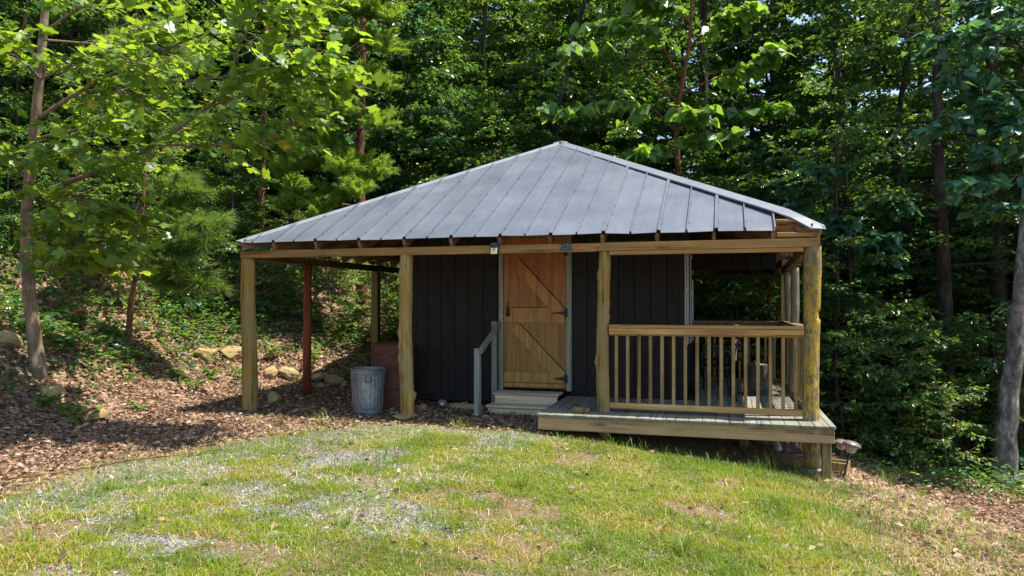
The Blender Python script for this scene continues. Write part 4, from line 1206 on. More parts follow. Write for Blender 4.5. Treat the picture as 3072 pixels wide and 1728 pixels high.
# ---- tulip tree on the left bank
bx, by = at(103, 9.6); bz = gz(bx, by) - .05
B = np.array([bx, by, bz])
tp = [at3(p, q, d) - B for p, q, d in ((103, 930, 9.6), (78, 800, 9.6), (62, 620, 9.55), (75, 440, 9.5), (100, 200, 9.4), (116, 20, 9.35), (125, -150, 9.3), (135, -420, 9.2), (140, -700, 9.1))]
tp[0] = np.array([0, 0, -.12])
rg = np.random.default_rng(5)
def limb_px(pts, base=B):
    P = np.array([at3(*p) - base for p in pts]); n = 10
    ts = np.linspace(0, 1, len(P)); tt = np.linspace(0, 1, n)
    return np.stack([np.interp(tt, ts, P[:, k]) for k in range(3)], 1)
ex = [(limb_px([(70, 500, 9.5), (220, 440, 9.2), (380, 375, 8.8), (560, 240, 8.4), (700, 130, 8.1), (790, 40, 8.0)]), .04),
      (limb_px([(400, 365, 8.8), (520, 365, 8.6), (640, 350, 8.3), (760, 300, 8.1)]), .02),
      (limb_px([(90, 300, 9.45), (250, 200, 9.0), (420, 120, 8.6), (580, 60, 8.3), (740, 10, 8.0)]), .03),
      (limb_px([(300, 180, 8.9), (430, 210, 8.5), (590, 190, 8.2), (740, 160, 7.9), (830, 150, 7.7)]), .02),
      (limb_px([(520, 270, 8.4), (640, 230, 8.2), (760, 190, 8.0), (840, 190, 7.9)]), .016),
      (limb_px([(85, 350, 9.45), (180, 330, 8.9), (300, 300, 8.3), (400, 290, 7.9)]), .025),
      (limb_px([(70, 560, 9.5), (150, 560, 9.1), (260, 550, 8.8), (330, 545, 8.6)]), .02),
      (limb_px([(62, 620, 9.5), (150, 640, 9.1), (240, 660, 8.8)]), .014),
      (limb_px([(75, 420, 9.5), (30, 400, 9.0), (-30, 380, 8.5)]), .02),
      (limb_px([(100, 200, 9.4), (40, 130, 8.9), (-40, 90, 8.4)]), .025),
      (limb_px([(110, 80, 9.35), (200, 20, 8.9), (330, -40, 8.4), (480, -60, 8.0)]), .025),
      (limb_px([(75, 470, 9.5), (120, 480, 9.0), (200, 500, 8.5), (260, 530, 8.2)]), .018),
      (limb_px([(90, 300, 9.4), (160, 250, 9.6), (300, 230, 9.9), (430, 260, 10.2)]), .018),
      (limb_px([(110, 100, 9.3), (230, 110, 9.6), (380, 60, 9.9), (500, 90, 10.2)]), .018),
      (limb_px([(68, 600, 9.4), (130, 590, 9.0), (210, 610, 8.7), (320, 640, 8.5)]), .014),
      (limb_px([(80, 400, 9.4), (130, 380, 8.9), (210, 390, 8.4), (290, 420, 8.0)]), .018),
      (limb_px([(100, 200, 9.4), (160, 170, 8.9), (260, 150, 8.3), (350, 160, 7.8)]), .018),
      (limb_px([(560, 240, 8.4), (600, 120, 8.3), (650, 20, 8.2), (700, -50, 8.1)]), .018)]
make_tree('tulip_tree', 'sunlit tulip tree with curved bare trunk on the left bank', tuple(B), tp, .088, 'leaf_tulip', 'bark_tulip',
          dict(zlo=5.2, zhi=9.0, reach=1.5, nlimb=6, azr=(1.6, 4.4), ntwig=30, nleaf=6, size=.136, tpl='tulip', up=.4, twig_len=(.4, 1.15), flat=.5, extra=ex, droopy=.22), 'trees at the edge of the clearing', 5, nobj=300)

# ---- broad-leaved saplings behind the roof and at the right edge
bx, by = at(1706, 16.3); bz = gz(bx, by)
B = np.array([bx, by, bz])
tp = [np.zeros(3)] + [at3(p, q, d) - B for p, q, d in ((1706, 440, 16.3), (1700, 330, 16.2), (1712, 230, 16.1), (1735, 120, 16.0), (1745, -60, 15.9), (1750, -200, 15.9))]
ex = [(limb_px(p, B), .03) for p in (
    [(1700, 330, 16.2), (1640, 270, 15.9), (1540, 255, 15.6), (1440, 275, 15.3), (1375, 270, 15.1)],
    [(1705, 260, 16.1), (1620, 170, 15.8), (1540, 130, 15.5), (1470, 120, 15.2), (1430, 130, 15.0)],
    [(1715, 200, 16.1), (1650, 90, 15.8), (1570, 50, 15.5), (1500, 60, 15.3)],
    [(1702, 330, 16.2), (1790, 285, 15.9), (1880, 280, 15.7), (1950, 265, 15.5)],
    [(1735, 120, 16.0), (1810, 40, 15.7), (1880, 20, 15.5)],
    [(1720, 230, 16.1), (1820, 190, 15.9), (1900, 150, 15.7), (1940, 120, 15.6)],
    [(1704, 400, 16.2), (1660, 370, 15.8), (1600, 380, 15.5)],
    [(1740, 60, 16.0), (1680, 10, 15.7), (1620, -20, 15.5)],
    [(1704, 370, 16.2), (1760, 340, 15.8), (1830, 345, 15.5)],
    [(1700, 320, 16.2), (1720, 290, 15.5), (1750, 280, 14.9)])]
make_tree('broadleaf_sapling', 'slender sapling with large drooping leaves directly behind the roof peak', tuple(B), tp, .075, 'leaf_big', 'bark_pine',
          dict(zlo=bz + 9.0 - bz, zhi=10.5, reach=1.0, nlimb=3, ntwig=24, nleaf=5, size=.27, tpl='heart', twig_len=(.35, .75), flat=.5, extra=ex, droopy=.5), 'trees at the edge of the clearing', 11, nobj=300)
bx, by = at(2150, 13.6); bz = gz(bx, by); B = np.array([bx, by, bz])
tp = [np.zeros(3)] + [at3(p, q, d) - B for p, q, d in ((2140, 700, 13.6), (2130, 480, 13.5), (2125, 300, 13.4))]
ex = [(limb_px(p, B), .02) for p in (
    [(2130, 560, 13.5), (2070, 540, 13.2), (1990, 520, 13.0)], [(2130, 520, 13.5), (2200, 500, 13.2), (2270, 520, 13.0)],
    [(2128, 470, 13.5), (2060, 470, 13.2), (1980, 470, 13.0)], [(2128, 440, 13.4), (2090, 420, 13.1), (2020, 430, 12.8)],
    [(2132, 600, 13.5), (2170, 590, 13.1), (2210, 600, 12.8)])]
make_tree('broadleaf_sapling', 'blue-green leafy sapling close behind the roof\'s right corner', tuple(B), tp, .04, 'leaf_teal', 'bark_dark',
          dict(zlo=3.4, zhi=4.2, reach=1.0, nlimb=3, ntwig=12, nleaf=10, size=.24, tpl='heart', twig_len=(.3, .6), flat=.4, extra=ex, droopy=.35), 'trees at the edge of the clearing', 12, nobj=110)
bx, by = at(2640, 10.5); bz = gz(bx, by); B = np.array([bx, by, bz])
tp = [np.zeros(3)] + [at3(p, q, d) - B for p, q, d in ((2630, 700, 10.5), (2620, 300, 10.5), (2610, -150, 10.5))]
ex = [(limb_px(p, B), .02) for p in (
    [(2625, 480, 10.5), (2560, 440, 10.2), (2480, 450, 10.0), (2410, 470, 9.8)], [(2622, 400, 10.5), (2550, 370, 10.2), (2470, 390, 10.0)],
    [(2622, 520, 10.5), (2560, 520, 10.2), (2480, 530, 10.0)], [(2620, 300, 10.5), (2550, 240, 10.2), (2480, 250, 10.0)],
    [(2615, 160, 10.5), (2540, 90, 10.2), (2450, 70, 10.0), (2390, 90, 9.8)], [(2615, 60, 10.5), (2530, 20, 10.3), (2440, 0, 10.1)],
    [(2622, 330, 10.5), (2570, 300, 10.3), (2520, 330, 10.0)], [(2620, 260, 10.5), (2530, 200, 10.3), (2430, 190, 10.1), (2350, 210, 10.0)],
    [(2620, 380, 10.5), (2520, 310, 10.3), (2420, 300, 10.1), (2350, 330, 10.0)], [(2616, 130, 10.5), (2520, 110, 10.3), (2420, 140, 10.1), (2340, 120, 10.0)])]
make_tree('broadleaf_sapling', 'sapling with large bluish leaves reaching in at the upper right edge', tuple(B), tp, .06, 'leaf_teal', 'bark_dark',
          dict(zlo=5.0, zhi=7.0, reach=1.2, nlimb=4, ntwig=14, nleaf=8, size=.17, tpl='heart', twig_len=(.3, .6), flat=.45, extra=ex, droopy=.35), 'trees at the edge of the clearing', 13, nobj=150)

# ------------------------------------------------------------------ pines
def tufts(rg, P, axes, nn, ln, wd, spread):
    """needle fans: every needle one thin blade"""
    n = len(P) * nn
    A = np.repeat(unit(axes), nn, 0); C = np.repeat(P, nn, 0)
    rv = rg.normal(size=(n, 3)); s = unit(np.cross(A, rv))
    th = rg.uniform(.15, spread, n)[:, None]
    d = A * np.cos(th) + s * np.sin(th); d[:, 2] -= .12; d = unit(d)
    C = C + A * rg.uniform(-.10, .05, (n, 1))
    L = ln * rg.uniform(.7, 1.15, (n, 1)); w = unit(np.cross(d, rg.normal(size=(n, 3)))) * wd
    V = np.stack([C - w, C + w, C + d * L - np.array([0, 0, .12]) * L], 1).reshape(-1, 3)
    return V, np.arange(n * 3).reshape(-1, 3), np.repeat(rg.random(n), 3)
def pine(label, base, trunk, rad, zlo, zhi, reach, nlimb, ntw, nn, ln, wd, mat, bark_, seed, extra=(), up=.35, tw_len=(.1, .45), ntuft=3):
    rg = np.random.default_rng(seed); mb = MB(); trunk = np.asarray(trunk, float)
    m = 24; tt = np.linspace(0, 1, m); ts = np.linspace(0, 1, len(trunk))
    TP = np.stack([np.interp(tt, ts, trunk[:, k]) for k in range(3)], 1)
    R = rad * (1 - .75 * tt) * (1 + .35 * np.exp(-tt * 25))
    mb.add(*tube(TP, R, 10))
    limbs = list(extra); ga = 0
    for i in range(nlimb):
        f = (i + rg.random() * .6) / nlimb; h = zlo + (zhi - zlo) * f; t = np.interp(h, TP[:, 2], tt); p, _ = interp_path(TP, t)
        ga += 2.2 + rg.normal(0, .35)
        limbs.append((limb_path(rg, p, ga, reach * (1.05 - .6 * f) * rg.uniform(.7, 1.1), up, .15), .4 * np.interp(t, tt, R)))
    P = []; A = []
    for LP, r in limbs:
        mb.add(*tube(LP, np.linspace(max(r, .006), .004, len(LP)), 5, False))
        for j in range(ntw):
            t = .25 + .75 * (j + rg.random()) / ntw; p, d = interp_path(LP, t)
            ang = rg.uniform(-1.2, 1.2); c, s = math.cos(ang), math.sin(ang)
            td = unit(np.array([d[0] * c - d[1] * s, d[0] * s + d[1] * c, rg.uniform(-.1, .75)]))
            e = p + td * rg.uniform(*tw_len) * (1.25 - .6 * t)
            mb.add(*tube([p, e], [.005, .003], 3, False))
            for q in np.linspace(1.0, .15, ntuft):
                P.append(p + (e - p) * q); A.append(td + rg.normal(0, .15, 3))
    V, F, r_ = tufts(rg, np.array(P), np.array(A), nn, ln, wd, 1.15)
    t = thing('pine_tree', label, 'tree', base, 'pine trees')
    link('trunk', wood_mesh('trunk', mb, M[bark_]), None, t)
    tag(link('crown', fast_mesh('crown', V, F, r_, [M[mat]]), None, t), kind='stuff')
    return t
bx, by = at(322, 11.6); bz = gz(bx, by); B = np.array([bx, by, bz])
tp = [np.array([0, 0, -.1])] + [at3(p, q, d) - B for p, q, d in ((330, 760, 11.6), (348, 640, 11.6), (360, 520, 11.6), (370, 380, 11.7), (385, 150, 11.8))]
ex = [(limb_px(p, B), .012) for p in (
    [(346, 640, 11.6), (400, 640, 11.3), (460, 630, 11.1), (520, 610, 10.9)], [(340, 700, 11.6), (400, 715, 11.3), (470, 715, 11.0), (525, 720, 10.8)],
    [(356, 560, 11.6), (400, 530, 11.4), (440, 500, 11.2), (480, 480, 11.0)], [(352, 600, 11.6), (400, 590, 11.3), (470, 570, 11.0), (540, 560, 10.9)],
    [(362, 500, 11.6), (410, 470, 11.4), (450, 455, 11.2)], [(345, 660, 11.6), (390, 680, 11.3), (450, 690, 11.1)])]
pine('young pine with long pale needles on the bank left of the cabin', tuple(B), tp, .05, 2.4, 6.0, 1.1, 10, 12, 60, .24, .0055, 'needle', 'bark_pine', 21, ex)
bx, by = at(912, 15.6); bz = gz(bx, by); B = np.array([bx, by, bz])
tp = [np.array([0, 0, -.2])] + [at3(p, q, d) - B for p, q, d in ((908, 600, 15.6), (905, 380, 15.6), (912, 150, 15.6), (915, -100, 15.6), (915, -400, 15.6))]
ex = []
for (p, q, tx, ty, dd) in [(906, 520, 720, 520, -1.8), (906, 500, 800, 560, -2.0), (906, 440, 700, 430, -1.6), (906, 455, 950, 440, -1.6), (906, 430, 860, 425, -2.2),
                           (906, 350, 760, 310, -1.6), (906, 330, 950, 320, -1.8), (906, 300, 850, 290, -2.2), (908, 260, 800, 240, -1.8), (908, 230, 960, 225, -1.6), (908, 220, 880, 205, -2.2),
                           (910, 150, 850, 110, -1.8), (911, 130, 975, 130, -1.6), (912, 80, 840, 30, -1.7), (912, 60, 985, 50, -1.6), (913, 20, 900, 20, -2.2), (913, -20, 985, -10, -1.4), (913, -30, 800, -10, -1.4), (906, 390, 780, 370, -2.0), (906, 480, 900, 490, -2.3)]:
    ex.append((limb_px([(p, q, 15.6), ((p + tx) / 2, min(q, ty) - 14, 15.6 + dd * .5), (tx, ty, 15.6 + dd)], B), .022))
pine('tall pine with layered bright foliage behind the left roof slope', tuple(B), tp, .13, 8.5, 11.5, 1.4, 4, 46, 30, .125, .0065, 'needle_far', 'bark_pine', 22, ex, .1, (.18, .62), 6)
bx, by = at(655, 17.0); bz = gz(bx, by); B = np.array([bx, by, bz])
tp = [np.array([0, 0, -.2])] + [at3(p, q, d) - B for p, q, d in ((655, 560, 17.0), (660, 400, 17.0), (668, 150, 17.0), (675, -250, 17.0))]
ex = [(limb_px(p, B), .025) for p in (
    [(656, 520, 17.0), (620, 500, 16.5), (580, 500, 16)], [(657, 480, 17), (700, 470, 16.5), (740, 470, 16)], [(660, 400, 17), (700, 370, 16.5), (745, 380, 16)],
    [(664, 280, 17), (710, 250, 16.5), (760, 260, 16)], [(668, 120, 17), (710, 90, 16.5), (750, 100, 16)])]
pine('reddish-trunked pine left of the tall pine', tuple(B), tp, .12, 6.5, 9.5, 1.6, 6, 30, 28, .13, .008, 'needle_far', 'bark_pine', 23, ex, .1, (.25, .8), 6)
# ------------------------------------------------------------------ woodland trees
def straight(h, bend=.25, seed=0, n=7):
    rg = np.random.default_rng(seed + 900); P = [np.array([0, 0, -.25])]
    for i in range(1, n):
        P.append(np.array([bend * math.sin(i * .9 + seed) * i / n, bend * math.cos(i * .7 + seed * 2) * i / n, h * i / (n - 1)]))
    return np.array(P)
ARCH = {}
def arch(key, seed, h, rad, leafm, barkm, bend=.25, **kw):
    w, lv = grow(seed, straight(h, bend, seed), rad, **kw)
    ARCH[key] = (wood_mesh('trunk', w, M[barkm]), crown_mesh('crown', lv, M[leafm]), lv, w)
arch('tallA', 101, 13.5, .17, 'leaf_oak', 'bark_dark', zlo=4.6, zhi=13, reach=3.3, nlimb=30, ntwig=20, nleaf=15, size=.125, tpl='oval', flat=.6)
arch('tallB', 102, 12.5, .15, 'leaf_oak', 'bark_mottled', .4, zlo=3.9, zhi=12, reach=3.0, nlimb=30, ntwig=20, nleaf=15, size=.12, tpl='oval', flat=.6)
arch('pole', 109, 13.5, .15, 'leaf_oak', 'bark_dark', .35, zlo=7.0, zhi=13.2, reach=2.8, nlimb=26, ntwig=18, nleaf=15, size=.14, tpl='oval', flat=.6)
arch('open', 110, 13.0, .15, 'leaf_oak', 'bark_dark', .35, zlo=3.2, zhi=12.8, reach=2.6, nlimb=22, ntwig=13, nleaf=13, size=.125, tpl='oval', flat=.6)
arch('slim', 103, 10.5, .085, 'leaf_beech', 'bark_dark', .5, zlo=2.6, zhi=10.2, reach=2.3, nlimb=30, ntwig=18, nleaf=15, size=.112, tpl='oval', flat=.5)
arch('midA', 104, 6.5, .055, 'leaf_beech', 'bark_dark', .4, zlo=.9, zhi=6.3, reach=2.1, nlimb=34, ntwig=17, nleaf=14, size=.10, tpl='oval', flat=.45)
arch('midB', 105, 5.5, .05, 'leaf_oak', 'bark_mottled', .5, zlo=.7, zhi=5.3, reach=1.9, nlimb=32, ntwig=17, nleaf=14, size=.11, tpl='oval', flat=.5)
arch('midC', 106, 5.8, .05, 'leaf_teal', 'bark_dark', .4, zlo=.8, zhi=5.6, reach=1.9, nlimb=28, ntwig=15, nleaf=12, size=.14, tpl='oval', flat=.45)
arch('sapA', 107, 3.2, .025, 'leaf_beech', 'bark_dark', .3, zlo=.25, zhi=3.1, reach=1.35, nlimb=20, ntwig=11, nleaf=12, size=.11, tpl='oval', flat=.38)
arch('sapB', 108, 2.4, .02, 'leaf_weed', 'bark_tulip', .3, zlo=.15, zhi=2.3, reach=1.1, nlimb=18, ntwig=10, nleaf=11, size=.105, tpl='oval', flat=.45)
def plant_tree(name, key, px, d, s, label, group, lean=(0, 0), bark_=None, cat='tree', rz=None, sink=.05):
    x, y = at(px, d); z = gz(x, y)
    t = thing(name, label, cat, (x, y, z - sink), group)
    t.scale = (s, s, s); t.rotation_euler = (lean[0], lean[1], RNG.uniform(0, 6.28) if rz is None else rz)
    w, c = ARCH[key][:2]
    tr = link('trunk', w, None, t)
    if bark_:
        tr.material_slots[0].link = 'OBJECT'; tr.material_slots[0].material = M[bark_]
    link('crown', c, None, t)
    return t
G1 = 'tall woodland trees'; G2 = 'understory trees'; G3 = 'shrubs and saplings'
R_ = math.radians
for a in [
 ('pole', 2085, 18.5, 1.1, 'straight trunk with pale bark patches rising behind the right roof slope', (0, 0), 'bark_mottled'),
 ('slim', 2098, 12.9, .62, 'dark slim trunk directly right of the yellow corner log', (0, R_(1)), None),
 ('open', 2384, 13.6, 1.0, 'dark upright trunk standing alone in the gap at right', (0, R_(-1)), 'bark_dark'),
 ('slim', 2420, 14.6, 1.15, 'dark trunk leaning strongly right behind the upright gap trunk', (0, R_(17)), None),
 ('open', 2506, 14.2, 1.1, 'thick dark trunk behind the pale grey right-hand trunk', (0, R_(3)), None),
 ('open', 2566, 16.0, 1.0, 'dark trunk at the far right edge, deep in shade', (0, 0), 'bark_dark'),
 ('slim', 2205, 17.5, 1.3, 'dark crooked trunk with low side limbs right of the roof', (0, R_(5)), None),
 ('slim', 1240, 21.0, 1.2, 'thin dark trunk far behind the left roof slope, nearest the pine', (0, 0), None),
 ('slim', 1322, 19.0, 1.2, 'dark trunk curving right just left of the roof peak', (0, R_(12)), None),
 ('tallA', 1290, 24.0, 1.0, 'thicker dark trunk between the two thin ones left of the peak', (0, R_(-2)), None),
 ('tallA', 1760, 20.0, 1.15, 'thick dark trunk seen through the big-leaved sapling', (0, 0), None),
 ('tallB', 1560, 23.0, 1.1, 'mottled trunk behind the roof peak, mostly leaf-covered', (0, 0), None),
 ('tallA', 1960, 22.0, 1.1, 'tall tree between the sapling and the pale-patched trunk', (0, 0), None),
 ('tallB', 1090, 27.0, 1.1, 'leafy tree just right of the tall pine', (0, 0), None),
 ('tallA', 800, 21.0, 1.05, 'tall tree filling the gap behind the two pines', (0, 0), None),
 ('slim', 338, 15.5, 1.1, 'thin trunk behind the tulip tree leaves at upper left', (0, R_(-2)), None),
 ('tallB', 520, 19.0, 1.0, 'tree up the bank behind the young pine', (0, 0), None),
 ('tallA', 170, 18.0, 1.0, 'dark tree uphill behind the curved tulip trunk', (0, 0), None),
 ('slim', -60, 14.5, 1.1, 'leafy tree cut by the left picture edge', (0, 0), None),
 ('open', 2290, 22.5, 1.1, 'tree deep in the woods above the right gap', (0, 0), None),
]: plant_tree('woodland_tree', a[0], a[1], a[2], a[3], a[4], G1, a[5], a[6])
# pale trunk at the right edge: a tree of its own
bx, by = at(2524, 11.2); bz = gz(bx, by); B = np.array([bx, by, bz])
tp = [np.array([0, 0, -.2])] + [at3(p, q, d) - B for p, q, d in ((2532, 1060, 11.2), (2548, 920, 11.2), (2562, 780, 11.2), (2580, 600, 11.2), (2600, 200, 11.2), (2615, -300, 11.2), (2620, -900, 11.2))]
make_tree('woodland_tree', 'pale grey lichen-covered trunk leaning at the right picture edge', tuple(B), tp, .165, 'leaf_oak', 'bark_grey',
          dict(zlo=6.5, zhi=11, reach=2.2, nlimb=14, ntwig=14, nleaf=12, size=.14, tpl='oval', flat=.6), G1, 61)
for a in [
 ('midA', 1170, 17.5, .8, 'understory tree with pale green leaves just above the left roof slope'),
 ('midC', 1020, 18.5, 1.05, 'blue-green understory tree right of the tall pine foliage'),
 ('midB', 1430, 19.5, 1.1, 'understory tree close behind the roof peak on its left'),
 ('midA', 1620, 19.0, 1.1, 'understory tree behind the big-leaved sapling, left of its stem'),
 ('midC', 1900, 17.2, 1.0, 'blue-green understory tree above the right roof slope'),
 ('midB', 2010, 19.0, 1.15, 'understory tree behind the pale-patched trunk'),
 ('midA', 2260, 15.8, 1.05, 'understory tree with layered leaves right of the yellow corner log'),
 ('midB', 2440, 17.0, 1.1, 'understory tree behind the leaning dark trunk'),
 ('midC', 2330, 21.0, 1.2, 'dim blue-green tree deep in the right gap'),
 ('midA', 2570, 13.0, 1.0, 'understory tree behind the pale right-edge trunk'),
 ('midB', 590, 15.0, .6, 'understory tree above the leftmost log post'),
 ('midA', 440, 16.5, 1.0, 'understory tree behind the young pine on the bank'),
 ('midB', 250, 14.0, .85, 'understory tree on the bank behind the hanging tulip branch'),
 ('midA', 60, 13.2, .9, 'understory tree left of the curved tulip trunk'),
 ('midC', 750, 19.0, .8, 'blue-green understory tree behind the left eave'),
 ('midB', 1830, 16.6, .9, 'understory tree seen through the porch beside the black wall'),
 ('midA', 1930, 16.8, .9, 'understory tree seen through the middle of the porch'),
]: plant_tree('understory_tree', a[0], a[1], a[2], a[3], a[4], G2)
for a in [
 ('sapA', 2170, 12.6, .9, 'leafy sapling growing right beside the deck corner'),
 ('sapA', 2250, 11.8, .75, 'low sapling with lit leaves right of the deck, behind the path lights'),
 ('sapB', 2330, 12.8, 1.0, 'shrub at the foot of the dark gap trunk, on its left'),
 ('sapA', 2440, 12.4, .8, 'shrub between the dark gap trunk and the pale right trunk'),
 ('sapB', 2290, 14.8, 1.3, 'bigger shrub in the middle of the right gap'),
 ('sapA', 2400, 15.5, 1.3, 'dim shrub farther back in the right gap'),
 ('sapA', 1790, 14.6, 1.0, 'shrub behind the porch next to the black wall'),
 ('sapB', 1880, 14.0, 1.2, 'shrub behind the middle of the porch rail'),
 ('sapA', 1960, 14.4, 1.0, 'shrub behind the porch near the grey logs'),
 ('sapB', 720, 15.4, .45, 'shrub on the bank behind the red post, on its left'),
 ('sapA', 830, 15.8, .45, 'shrub on the bank between the red post and the square post'),
 ('sapB', 970, 15.0, .85, 'sunlit shrub behind the drum'),
 ('sapA', 560, 14.6, .7, 'shrub on the bank left of the leftmost log post'),
 ('sapB', 430, 13.6, .6, 'small shrub under the young pine branches'),
 ('sapA', 30, 11.6, .6, 'shrub at the left picture edge on the bank'),
 ('sapB', 200, 12.6, .55, 'small shrub on the bank right of the curved tulip trunk'),
 ('sapB', 300, 12.4, .55, 'shrub on the bank just left of the young pine stem'),
 ('sapA', 130, 13.0, .7, 'shrub on the bank top behind the curved tulip trunk'),
 ('sapB', 380, 14.2, .8, 'shrub on the bank top behind the young pine'),
 ('sapA', 500, 13.4, .55, 'shrub on the bank between the young pine and the leftmost post'),
 ('sapB', 640, 14.0, .55, 'shrub on the bank between the leftmost post and the red post'),
 ('sapA', 760, 14.2, .5, 'shrub on the bank right behind the red post'),
 ('sapB', 900, 14.4, .6, 'shrub on the bank at the left of the square post'),
 ('sapA', -20, 12.6, .8, 'shrub at the left edge on the bank top'),
 ('sapA', 2120, 11.6, .6, 'low leafy shrub touching the right side of the deck'),
 ('sapB', 2380, 11.2, .6, 'low shrub in front of the dark gap trunk'),
 ('sapA', 2500, 12.2, .7, 'low shrub left of the pale right-edge trunk base'),
]: plant_tree('shrub', a[0], a[1], a[2], a[3], a[4], G3, cat='shrub')

# ---- the wood beyond reads as one mass: instanced by geometry nodes
rg = np.random.default_rng(77)
def far_arch(seed, h, rad, zlo, reach, nl, nt_, nf, size):
    w, lv = grow(seed, straight(h, .4, seed), rad, zlo=zlo, zhi=h * .97, reach=reach, nlimb=nl, ntwig=nt_, nleaf=nf, size=size, tpl='simple', flat=.6, sides=7)
    V, F, r = leaf_arrays(lv['P'], lv['D'], lv['N'], lv['S'], 'simple', lv['rnd'])
    WV = np.concatenate(w.v); WF = np.array([q[:3] for q in w.f] + [(q[0], q[2], q[3]) for q in w.f if len(q) == 4])
    me = fast_mesh('woodland_tree_form', np.concatenate([V, WV]), np.concatenate([F, WF + len(V)]), np.concatenate([r, np.zeros(len(WV))]), [M['leaf_oak'], M['bark_dark']],
                   np.concatenate([np.zeros(len(F)), np.ones(len(WF))]))
    return bpy.data.objects.new('woodland_form', me)
FA = [far_arch(201, 14, .13, 3.0, 3.6, 34, 24, 15, .16), far_arch(202, 12.5, .11, 2.0, 3.2, 34, 22, 15, .155), far_arch(203, 7, .05, .5, 2.5, 32, 18, 14, .145), far_arch(204, 5.5, .04, .3, 2.3, 28, 16, 14, .145), far_arch(205, 2.6, .03, .1, 1.5, 16, 10, 11, .14)]
spots = []; pts = []
for (px, d, k) in ((1790, 25, 0), (1850, 29, 1), (1900, 26, 0), (1990, 27, 1), (2060, 25, 0), (1700, 28, 1), (1480, 27, 0), (2420, 23, 0), (2350, 27, 1), (2480, 26, 0), (2560, 24, 1)):
    x, y = at(px, d); spots.append((x, y, 1.5)); pts.append((x, y, gz(x, y), k, px * .37, 1.1))
for i in range(4000):
    d = 18 + 30 * rg.random() ** 1.25; px = rg.uniform(-900, 3900)
    if (px < -150 or px > 2720): d *= .72
    k = rg.choice([0, 1, 2, 3, 4], p=[.20, .18, .26, .20, .16])
    x, y = at(px, d)
    if k < 2 and ((-10 < x < -2 and y < 21) or (-2 <= x < 4.5 and y < 20)): continue
    if x > 3 and y < 10 or d < 11: continue
    mind = (1.7, 1.6, 1.4, 1.3, 1.1)[k] * (1 if d < 32 else 1.2)
    if any((x - a) ** 2 + (y - b) ** 2 < (.5 * (mind + c)) ** 2 for a, b, c in spots): continue
    spots.append((x, y, mind)); pts.append((x, y, gz(x, y) - .05, k, rg.uniform(0, 6.28), rg.uniform(.8, 1.2)))
    if len(pts) > 820: break
pts = np.array(pts)
wm = bpy.data.meshes.new('woodland'); wm.from_pydata(pts[:, :3].tolist(), [], [])
for nm, col_, ty in (('form', 3, 'INT'), ('turn', 4, 'FLOAT'), ('size', 5, 'FLOAT')):
    a_ = wm.attributes.new(nm, ty, 'POINT'); a_.data.foreach_set('value', pts[:, col_].astype(np.int32 if ty == 'INT' else np.float32))
wood_o = tag(link('woodland', wm), 'dense deciduous wood filling the background beyond the nearer trees', 'woodland', None, 'stuff')
ng = bpy.data.node_groups.new('woodland_trees', 'GeometryNodeTree')
ng.interface.new_socket('Geometry', in_out='INPUT', socket_type='NodeSocketGeometry'); ng.interface.new_socket('Geometry', in_out='OUTPUT', socket_type='NodeSocketGeometry')
gi = ng.nodes.new('NodeGroupInput'); go = ng.nodes.new('NodeGroupOutput'); jn = ng.nodes.new('GeometryNodeJoinGeometry')
def named(nm, ty):
    n_ = ng.nodes.new('GeometryNodeInputNamedAttribute'); n_.data_type = ty; n_.inputs[0].default_value = nm; return n_.outputs[0]
for k, fo in enumerate(FA):
    oi = ng.nodes.new('GeometryNodeObjectInfo'); oi.inputs[0].default_value = fo; oi.inputs[1].default_value = True
    ip = ng.nodes.new('GeometryNodeInstanceOnPoints')
    cmp_ = ng.nodes.new('FunctionNodeCompare'); cmp_.data_type = 'INT'; cmp_.operation = 'EQUAL'
    ng.links.new(named('form', 'INT'), cmp_.inputs[2]); cmp_.inputs[3].default_value = k
    cx_ = ng.nodes.new('ShaderNodeCombineXYZ'); ng.links.new(named('turn', 'FLOAT'), cx_.inputs[2])
    ng.links.new(gi.outputs[0], ip.inputs['Points']); ng.links.new(cmp_.outputs[0], ip.inputs['Selection']); ng.links.new(oi.outputs['Geometry'], ip.inputs['Instance'])
    ng.links.new(cx_.outputs[0], ip.inputs['Rotation']); ng.links.new(named('size', 'FLOAT'), ip.inputs['Scale']); ng.links.new(ip.outputs[0], jn.inputs[0])
ng.links.new(jn.outputs[0], go.inputs[0])
wood_o.modifiers.new('woodland_trees', 'NODES').node_group = ng
# ------------------------------------------------------------------ what grows and lies on the ground
rg = np.random.default_rng(404)
def scatter(n, x0, x1, y0, y1, prob):
    X = rg.uniform(x0, x1, n); Y = rg.uniform(y0, y1, n)
    # keep what the place can show: a wedge in front of the camera, generously widened
    d = -SY * X + CY * Y; s = CY * X + SY * Y
    ok = (d > 2.2) & (np.abs(s) < d * .80 + 1.2)
    X, Y = X[ok], Y[ok]
    k = rg.random(len(X)) < prob(X, Y)
    return X[k], Y[k]
def footprint(X, Y):
    cab = (X > -4.25) & (X < -.45) & (Y > 9.5) & (Y < 13.3)
    st_ = (X > -3.0) & (X < -2.0) & (Y > 8.95) & (Y < 9.6)
    return cab | st_
def stuff(name, V, F, r, mat, label, cat):
    return tag(link(name, fast_mesh(name, V, F, r, [M[mat]])), label, cat, None, 'stuff')
